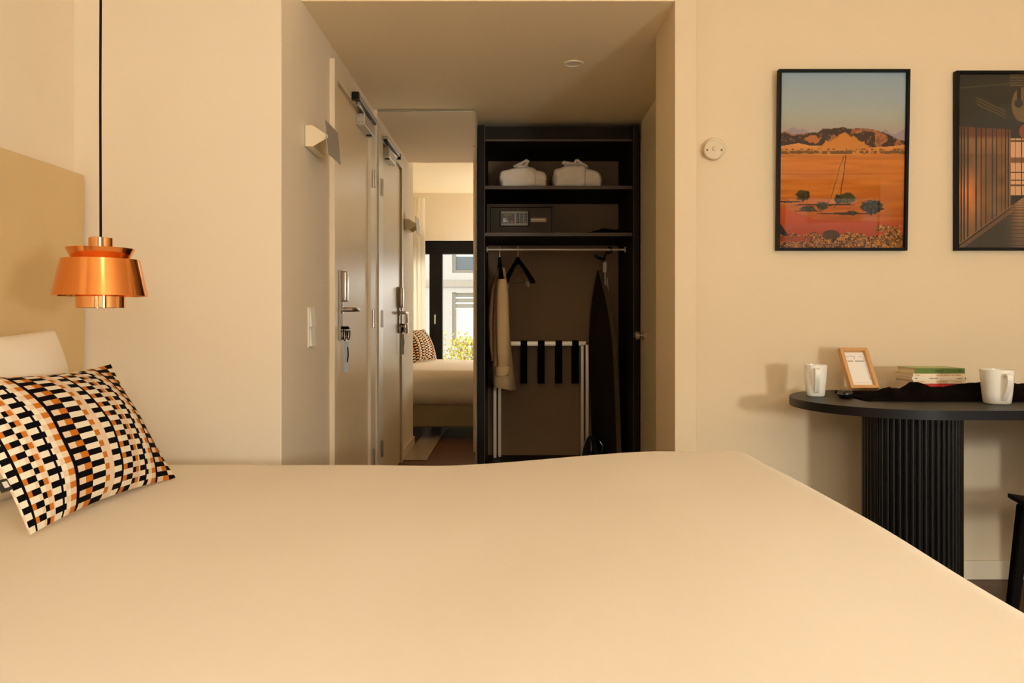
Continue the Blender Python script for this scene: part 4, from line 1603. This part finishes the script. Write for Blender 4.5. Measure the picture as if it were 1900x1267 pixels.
# ================================================================== TABLE
TZ = 0.75
TX0, TX1, TYC, TR = 0.988, 2.49, 2.668, 0.345
tb = thing('table', 'black oval table with fluted column legs against the wall', 'table', (1.74, TYC, 0))
bm = bmesh.new()
out = []
for i in range(41):
    a = R(90) + R(180) * i / 40
    out.append((TX0 + TR + TR * math.cos(a), TYC + TR * math.sin(a)))
for i in range(41):
    a = R(270) + R(180) * i / 40
    out.append((TX1 - TR + TR * math.cos(a), TYC + TR * math.sin(a)))
prism(bm, out, 2, TZ - 0.029, TZ)
bmesh.ops.bevel(bm, geom=[e for e in bm.edges if abs(e.verts[0].co.z - e.verts[1].co.z) < 1e-6], offset=0.003, segments=2, affect='EDGES')
obj('tabletop', bm, 'table_black', tb, True, angle=35)
NSL = 48
slat_me = None
for cx in (1.392, 2.086):
    bm = bmesh.new()
    lathe(bm, [(0, 0), (0.150, 0), (0.150, TZ - 0.029), (0, TZ - 0.029)], (cx, TYC, 0), 48)
    colm = obj('column', bm, 'table_slat', tb, True)
    for k in range(NSL):
        a = 2 * math.pi * (k + 0.5) / NSL
        if slat_me is None:
            t = bmesh.new()
            prof = [(-0.009, -0.004), (-0.0085, 0.003), (-0.005, 0.0068), (0, 0.008), (0.005, 0.0068), (0.0085, 0.003), (0.009, -0.004)]
            prism(t, prof, 2, 0.0, TZ - 0.030)
            o = obj('slat', t, 'table_slat', colm, True, world=False, angle=60)
            slat_me = o.data
        else:
            o = bpy.data.objects.new('slat', slat_me)
            place(o, colm)
        o.location = Vector((cx + 0.150 * math.cos(a), TYC + 0.150 * math.sin(a), 0)) - ORG[colm]
        o.rotation_euler = (0, 0, a - R(90))


# ---- mugs: tapered, rounded square
def mug(x, y, r0, r1, h, ang, label):
    m = thing('mug', label, 'mug', (x, y, TZ), (0, 0, ang), group='white mugs on the table')
    bm = bmesh.new()
    seg = 40

    def ring(r, z, sq):
        res = []
        for k in range(seg):
            a = 2 * math.pi * k / seg
            n = 2 + sq
            f = (abs(math.cos(a)) ** n + abs(math.sin(a)) ** n) ** (-1 / n)
            res.append(bm.verts.new((r * f * math.cos(a), r * f * math.sin(a), z)))
        return res
    prof = [(r0 * 0.9, 0.0, .8), (r0, 0.004, .8), (r0 + (r1 - r0) * .35, h * .3, .6), (r0 + (r1 - r0) * .72, h * .66, .4), (r1, h - 0.001, .3), (r1 - 0.0015, h, .3),
            (r1 - 0.004, h - 0.001, .3), (r0 + (r1 - r0) * .72 - .004, h * .66, .4), (r0 - 0.004, 0.008, .8)]
    rings = [ring(*p) for p in prof]
    for a, b in zip(rings[:-1], rings[1:]):
        for k in range(seg):
            bm.faces.new((a[k], a[(k + 1) % seg], b[(k + 1) % seg], b[k]))
    bm.faces.new(rings[0][::-1])
    bm.faces.new(rings[-1])
    obj('cup', bm, 'mug_glaze', m, True, world=False, angle=60)
    # strap handle toward local -y
    bm = bmesh.new()
    pts = [(-(r1 * 0.93), h * .86), (-(r1 + 0.018), h * .87), (-(r1 + 0.024), h * .76), (-(r1 + 0.021), h * .58), (-(r1 + 0.010), h * .38), (-(r0 + 0.004), h * .17), (-(r0 - 0.002), h * .15)]
    # smooth
    P = []
    for i in range(len(pts) - 1):
        for k in range(4):
            t = k / 4
            p0 = pts[max(0, i - 1)]; p1 = pts[i]; p2 = pts[i + 1]; p3 = pts[min(len(pts) - 1, i + 2)]
            P.append(tuple(0.5 * (2 * p1[c] + (p2[c] - p0[c]) * t + (2 * p0[c] - 5 * p1[c] + 4 * p2[c] - p3[c]) * t * t + (-p0[c] + 3 * p1[c] - 3 * p2[c] + p3[c]) * t ** 3) for c in range(2)))
    P.append(pts[-1])
    prev = None
    w = 0.008
    for i, (yy, z_) in enumerate(P):
        a = P[max(0, i - 1)]
        b = P[min(len(P) - 1, i + 1)]
        d = Vector((b[0] - a[0], b[1] - a[1])).normalized()
        nrm = Vector((-d.y, d.x)) * 0.0035
        cur = [bm.verts.new((sx_ * w, yy + s * nrm.x, z_ + s * nrm.y)) for sx_, s in ((-1, -1), (1, -1), (1, 1), (-1, 1))]
        if prev:
            for k in range(4):
                bm.faces.new((prev[k], prev[(k + 1) % 4], cur[(k + 1) % 4], cur[k]))
        else:
            bm.faces.new(cur[::-1])
        prev = cur
    bm.faces.new(prev)
    obj('handle', bm, 'mug_glaze', m, True, world=False, angle=50)


mug(1.099, 2.772, 0.032, 0.0405, 0.114, R(-15), 'white mug at the left end of the table, handle toward the bed')
mug(1.597, 2.520, 0.0375, 0.049, 0.113, R(-4), 'white mug near the table front, standing before the dark scarf')

# ---- wooden card stand (leaning frame)
cf = thing('card_frame', 'small oak frame with a white printed card leaning on the table', 'card frame', (1.291, 2.815, 0.7640), (R(-33), 0, R(2)))
FW, FH, FD, FB = 0.106, 0.172, 0.024, 0.013
for a, b in (((-FW / 2, -FD, 0), (-FW / 2 + FB, 0, FH)), ((FW / 2 - FB, -FD, 0), (FW / 2, 0, FH)),
             ((-FW / 2 + FB, -FD, 0), (FW / 2 - FB, 0, FB)), ((-FW / 2 + FB, -FD, FH - FB), (FW / 2 - FB, 0, FH))):
    bm = bmesh.new()
    box(bm, a, b, 0.0012)
    obj('frame_bar', bm, 'frame_oak', cf, world=False)
bm = bmesh.new()
box(bm, (-FW / 2 + FB, -0.009, FB), (FW / 2 - FB, -0.003, FH - FB))
card = obj('card', bm, 'card_paper', cf, world=False)
bm = bmesh.new()
def cbar(x0, x1, z0, z1):
    box(bm, (x0, -0.0095, z0), (x1, -0.009, z1))
tube(bm, [(-0.012, -0.0093, 0.146), (-0.009, -0.0093, 0.141), (-0.003, -0.0093, 0.140), (0.002, -0.0093, 0.144), (0.001, -0.0093, 0.137), (-0.003, -0.0093, 0.128)], 0.0006, 5)
cbar(-0.033, -0.018, 0.1395, 0.1402)
cbar(0.016, 0.034, 0.1395, 0.1402)
random.seed(5)
x = -0.030
while x < 0.031:
    w = random.uniform(0.0018, 0.0034)
    if abs(x + 0.006) > 0.003:
        cbar(x, x + w, 0.119, 0.1225)
    x += w + 0.0012
cbar(-0.027, 0.028, 0.0285, 0.0290)
cbar(0.0345, 0.0352, 0.040, 0.136)
obj('card_print', bm, 'ink_grey', card, world=False)
bm = bmesh.new()
box(bm, (-0.02, 0.0, 0.02), (0.02, 0.004, 0.12))
obj('back_strut', bm, 'frame_oak', cf, world=False)

# ---- stack of books
def book(x0, x1, y0, y1, z0, z1, m, label, cover=None, text=(), tm='ink_orange', rot=0.0):
    cx, cy = (x0 + x1) / 2, (y0 + y1) / 2
    b = thing('book', label, 'book', (cx, cy, z0), (0, 0, rot), group='books stacked on the table')
    w, d, h = (x1 - x0), (y1 - y0), (z1 - z0)
    bm = bmesh.new()
    box(bm, (-w / 2, -d / 2, 0), (w / 2, -d / 2 + 0.002, h), 0.0006)
    obj('spine', bm, m, b, world=False)
    for za, zb in ((0, 0.0012), (h - 0.0012, h)):
        bm = bmesh.new()
        box(bm, (-w / 2, -d / 2 + 0.002, za), (w / 2, d / 2, zb))
        obj('cover', bm, cover or m, b, world=False)
    bm = bmesh.new()
    box(bm, (-w / 2 + 0.0015, -d / 2 + 0.002, 0.0012), (w / 2 - 0.0015, d / 2 - 0.003, h - 0.0012))
    obj('page_block', bm, 'pages', b, world=False)
    if text:
        bm = bmesh.new()
        for (a, c, q) in text:
            xx = -w / 2 + w * a
            e = -w / 2 + w * c
            while xx < e:
                ww = random.uniform(0.0016, 0.0032)
                box(bm, (xx, -d / 2 - 0.0004, h * (0.5 - q)), (min(e, xx + ww), -d / 2, h * (0.5 + q)))
                xx += ww + random.choice([0.0008, 0.0008, 0.0008, 0.003])
        obj('spine_lettering', bm, tm, b, world=False)
    return b


BY0, BY1 = 2.745, 2.875
book(1.437, 1.627, BY0 + 0.004, BY1, 0.750, 0.7965, 'book_red', 'red paperback at the bottom of the book stack', 'book_cream', ((0.20, 0.66, 0.10),), 'ink_white', R(1))
book(1.440, 1.637, BY0 + 0.001, BY1, 0.7965, 0.8095, 'book_cream', 'thin cream paperback lying on the red one', None, ((0.08, 0.2, 0.14), (0.42, 0.62, 0.16), (0.75, 0.88, 0.12)), 'ink_orange', R(0))
book(1.436, 1.634, BY0, BY1 - 0.004, 0.8095, 0.8215, 'book_cream_pale', 'pale paperback in the middle of the book stack', None, ((0.05, 0.10, 0.15), (0.3, 0.46, 0.14), (0.8, 0.90, 0.12), (0.955, 0.968, 0.3)), 'ink_grey', R(-0.6))
book(1.438, 1.624, BY0 + 0.002, BY1, 0.8215, 0.8325, 'book_cream', 'cream paperback with orange lettering under the green book', None, ((0.05, 0.14, 0.16), (0.45, 0.93, 0.2)), 'ink_orange', R(0.6))
book(1.446, 1.626, BY0 + 0.002, BY1, 0.8325, 0.8515, 'book_green', 'green paperback on top of the book stack', 'book_green_top', ((0.40, 0.56, 0.08), (0.86, 0.94, 0.08)), 'ink_dark', R(0.3))

# ---- dark scarf crumpled across the table
def scarf_h(x, s, t):
    xs = [1.20, 1.22, 1.25, 1.275, 1.305, 1.335, 1.365, 1.395, 1.42, 1.46, 1.50, 1.57, 1.63, 1.72, 1.85, 1.95, 2.05]
    hs = [0.006, 0.020, 0.020, 0.024, 0.042, 0.037, 0.036, 0.060, 0.058, 0.043, 0.042, 0.054, 0.058, 0.060, 0.046, 0.040, 0.006]
    h = float(np.interp(x, xs, hs))
    pr = math.sin(math.pi * t) ** 0.45 if 0 < t < 1 else 0
    sk = 0.55 + 0.45 * math.sin(math.pi * min(1, t * 0.72))
    f = 0.009 * noise.noise(Vector((x * 16, t * 3.0 + x * 5, 2.0))) + 0.004 * noise.noise(Vector((x * 50, t * 8, 5.0)))
    return (h * sk + f * min(1, h / 0.02)) * pr


bm = bmesh.new()
lump(bm, 1.20, 2.05, 2.585, 2.735, TZ, scarf_h, 110, 24)
def sc_shift(v):
    pass
s_ = obj('scarf', bm, 'scarf_dark', None, True, angle=180)
tag(s_, 'dark brown scarf crumpled along the table in front of the books', 'scarf')
bm = bmesh.new()
rounded_box(bm, (1.205, 2.745, TZ), (1.40, 2.86, TZ + 0.0125), 0.006, (20, 10, 2),
            lambda p: Vector((p.x, p.y + 0.006 * noise.noise(Vector((p.x * 20, 0, 0))), p.z)))
fc = obj('folded_cloth', bm, 'scarf_dark', None, True, angle=180)
tag(fc, 'flat dark folded cloth under the oak card frame', 'cloth')
ca = thing('glasses_case', 'glossy black rounded case peeking out at the left end of scarf', 'case', (1.178, 2.70, TZ), (0, 0, R(8)))
bm = bmesh.new()
rounded_box(bm, (-0.022, -0.028, 0.0), (0.016, 0.028, 0.029), 0.0135, (4, 6, 2))
obj('shell', bm, 'black_gloss', ca, True, world=False, angle=180)
bm = bmesh.new()
tube(bm, [(-0.0225, -0.020, 0.0145), (-0.0225, 0.020, 0.0145)], 0.0012, 6)
obj('hinge_line', bm, 'brushed_steel', ca, True, world=False)

# ---- chair tucked under the table
ch = thing('chair', 'black wooden chair at the right edge, tucked under the table', 'chair', (1.79, 2.25, 0))
bm = bmesh.new()
n = 18
SXa, SXb, SYa, SYb = 1.575, 2.005, 2.04, 2.462
tp, bt = [], []
for i in range(n + 1):
    A, B = [], []
    for j in range(n + 1):
        u, v = i / n * 2 - 1, j / n * 2 - 1
        ex = 1 - 0.06 * abs(v) ** 4
        x = (SXa + SXb) / 2 + (SXb - SXa) / 2 * u * ex
        y = (SYa + SYb) / 2 + (SYb - SYa) / 2 * v * (1 - 0.05 * abs(u) ** 4)
        z = 0.447 + 0.018 * abs(u) ** 2.5 + 0.006 * v * v
        A.append(bm.verts.new((x, y, z)))
        B.append(bm.verts.new((x, y, z - 0.013)))
    tp.append(A)
    bt.append(B)
for i in range(n):
    for j in range(n):
        bm.faces.new((tp[i][j], tp[i + 1][j], tp[i + 1][j + 1], tp[i][j + 1]))
        bm.faces.new((bt[i][j], bt[i][j + 1], bt[i + 1][j + 1], bt[i + 1][j]))
for i in range(n):
    bm.faces.new((bt[i][0], bt[i + 1][0], tp[i + 1][0], tp[i][0]))
    bm.faces.new((bt[i][n], tp[i][n], tp[i + 1][n], bt[i + 1][n]))
    bm.faces.new((bt[0][i], tp[0][i], tp[0][i + 1], bt[0][i + 1]))
    bm.faces.new((bt[n][i], bt[n][i + 1], tp[n][i + 1], tp[n][i]))
obj('seat', bm, 'chair_seat', ch, True, angle=50)


def chair_leg(xt, yt, zt, xb, yb, w0=0.019, w1=0.015):
    bm = bmesh.new()
    A = [bm.verts.new((xt + a * w0, yt + b * w0 * 0.8, zt)) for a, b in ((-1, -1), (1, -1), (1, 1), (-1, 1))]
    B = [bm.verts.new((xb + a * w1, yb + b * w1 * 0.8, 0)) for a, b in ((-1, -1), (1, -1), (1, 1), (-1, 1))]
    bm.faces.new(A)
    bm.faces.new(B[::-1])
    for k in range(4):
        bm.faces.new((A[k], B[k], B[(k + 1) % 4], A[(k + 1) % 4]))
    bmesh.ops.bevel(bm, geom=bm.edges[:], offset=0.003, segments=2, affect='EDGES')
    obj('leg', bm, 'chair_black', ch)


chair_leg(1.612, 2.405, 0.446, 1.606, 2.475)
chair_leg(1.968, 2.405, 0.446, 1.974, 2.475)
chair_leg(1.612, 2.09, 0.446, 1.600, 2.01)
chair_leg(1.968, 2.09, 0.446, 1.980, 2.01)
for x in (1.625, 1.955):
    bm = bmesh.new()
    tube(bm, [(x, 2.07, 0.44), (x, 2.045, 0.60), (x, 2.02, 0.80)], 0.011, 10)
    obj('back_post', bm, 'chair_black', ch, True)
bm = bmesh.new()
for i in range(1):
    g = []
    for k in range(17):
        u = k / 16 * 2 - 1
        x = 1.79 + 0.205 * u
        y = 2.012 - 0.03 * (1 - u * u)
        g.append((x, y))
    prev = None
    for x, y in g:
        cur = [bm.verts.new((x, y - 0.007, 0.665)), bm.verts.new((x, y + 0.007, 0.665)), bm.verts.new((x, y + 0.002, 0.80)), bm.verts.new((x, y - 0.012, 0.80))]
        if prev:
            for k in range(4):
                bm.faces.new((prev[k], prev[(k + 1) % 4], cur[(k + 1) % 4], cur[k]))
        else:
            bm.faces.new(cur[::-1])
        prev = cur
    bm.faces.new(prev)
obj('backrest', bm, 'chair_seat', ch, True, angle=50)

# ================================================================== OUTSIDE (seen in the mirror)
FY = -13.5
FS = 63.3


def fx(x):
    return (x - 950) / FS


def fz(y):
    return CAM_Z + (592 - y) / FS


bd = thing('building', 'pale apartment facade across the street, reflected in the mirror', 'building', (0, FY, -8))
PERX, PERZ = 2.3, 3.05
wins = []
# facade wall built around its window openings
cols = [fx(839) + PERX * k for k in range(-6, 9)]
WW, WH = 1.45, 1.56
bm = bmesh.new()
rowsz = [fz(641) - 2 * PERZ, fz(641) - PERZ, fz(641), fz(506)]
xlo, xhi, zlo, zhi = cols[0] - 0.8, cols[-1] + WW + 0.8, -8.0, rowsz[-1] + WH + 0.5
z = zlo
for r0 in rowsz:
    box(bm, (xlo, FY - 0.4, z), (xhi, FY, r0))
    xx = xlo
    for c0 in cols:
        box(bm, (xx, FY - 0.4, r0), (c0, FY, r0 + WH))
        xx = c0 + WW
    box(bm, (xx, FY - 0.4, r0), (xhi, FY, r0 + WH))
    z = r0 + WH
box(bm, (xlo, FY - 0.4, z), (xhi, FY, zhi))
obj('facade_wall', bm, 'facade_white', bd)
for k, r0 in enumerate(rowsz):
    bbox_obj('floor_band', (xlo, FY, r0 + WH + 0.16), (xhi, FY + 0.05, r0 + WH + 0.34), 'facade_cream', bd)
for ri, r0 in enumerate(rowsz):
    for ci, c0 in enumerate(cols):
        if not (2 <= ci <= 10):
            bm = bmesh.new()
            box(bm, (c0, FY - 0.3, r0), (c0 + WW, FY - 0.25, r0 + WH))
            obj('window', bm, 'facade_blue', bd)
            continue
        bm = bmesh.new()
        box(bm, (c0, FY - 0.16, r0), (c0 + 0.10, FY - 0.06, r0 + WH))
        box(bm, (c0 + WW - 0.10, FY - 0.16, r0), (c0 + WW, FY - 0.06, r0 + WH))
        box(bm, (c0 + 0.10, FY - 0.16, r0), (c0 + WW - 0.10, FY - 0.06, r0 + 0.08))
        f = obj('window', bm, 'facade_frame', bd)
        blind_h = 0.48 if ri == 2 else 0.2
        bbox_obj('pane', (c0 + 0.10, FY - 0.14, r0 + 0.08), (c0 + WW - 0.10, FY - 0.12, r0 + WH - blind_h), 'facade_blind' if ri == 2 else 'facade_blue', f)
        if ri != 2:
            bbox_obj('pane', (c0 + 0.10, FY - 0.118, r0 + 0.48), (c0 + WW - 0.10, FY - 0.115, r0 + WH - blind_h), 'facade_blind', f)
        ns = 3
        for s in range(ns):
            za = r0 + WH - blind_h + blind_h * s / ns
            bbox_obj('slat', (c0 + 0.10, FY - 0.15, za + 0.012), (c0 + WW - 0.10, FY - 0.09, za + blind_h / ns - 0.012), 'facade_frame', f)
g_ = bbox_obj('street', (-40, -40, -8.2), (40, -1.8, -8.0), 'concrete')
tag(g_, 'grey street far below the window', 'street', kind='structure')
bl = thing('balcony', 'concrete balcony slab outside the window', 'balcony', (1, -3.2, -0.1), kind='structure')
bbox_obj('slab', (-2.5, -5.0, -0.22), (4.5, -1.72, -0.05), 'concrete', bl)

sh = thing('shrub', 'yellow green leafy shrub in a planter outside the window', 'shrub', (-0.85, -4.5, -0.05))
bbox_obj('planter', (-1.45, -4.68, -0.05), (0.6, -4.32, 0.22), 'planter', sh, 0.01)
bm = bmesh.new()
random.seed(11)
tips = []
for k in range(40):
    x = random.uniform(-1.35, 0.5)
    hgt = random.uniform(0.28, 0.58)
    p0 = Vector((x, -4.5 + random.uniform(-0.1, 0.1), 0.20))
    p1 = p0 + Vector((random.uniform(-0.08, 0.08), random.uniform(-0.08, 0.08), hgt * 0.55))
    p2 = p1 + Vector((random.uniform(-0.12, 0.12), random.uniform(-0.12, 0.12), hgt * 0.45))
    tube(bm, [p0, p1, p2], [0.008, 0.006, 0.003], 5)
    tips.append((p0, p1, p2))
obj('stems', bm, 'bark', sh, True)
bm = bmesh.new()
for p0, p1, p2 in tips:
    for q in range(46):
        t = random.uniform(0.15, 1.05)
        base = p0.lerp(p1, min(1, t * 2)) if t < 0.5 else p1.lerp(p2, min(1.1, (t - 0.5) * 2))
        c = base + Vector((random.gauss(0, .05), random.gauss(0, .05), random.gauss(0, .03)))
        d = Vector((random.gauss(0, 1), random.gauss(0, 1), random.gauss(0.4, .8))).normalized()
        s = d.orthogonal().normalized()
        L, Wd = random.uniform(.035, .065), random.uniform(.014, .024)
        v = [bm.verts.new(c), bm.verts.new(c + d * L * .5 + s * Wd), bm.verts.new(c + d * L), bm.verts.new(c + d * L * .5 - s * Wd)]
        bm.faces.new(v)
lf = obj('leaves', bm, 'leaf_yellow', sh)
lf['kind'] = 'stuff'
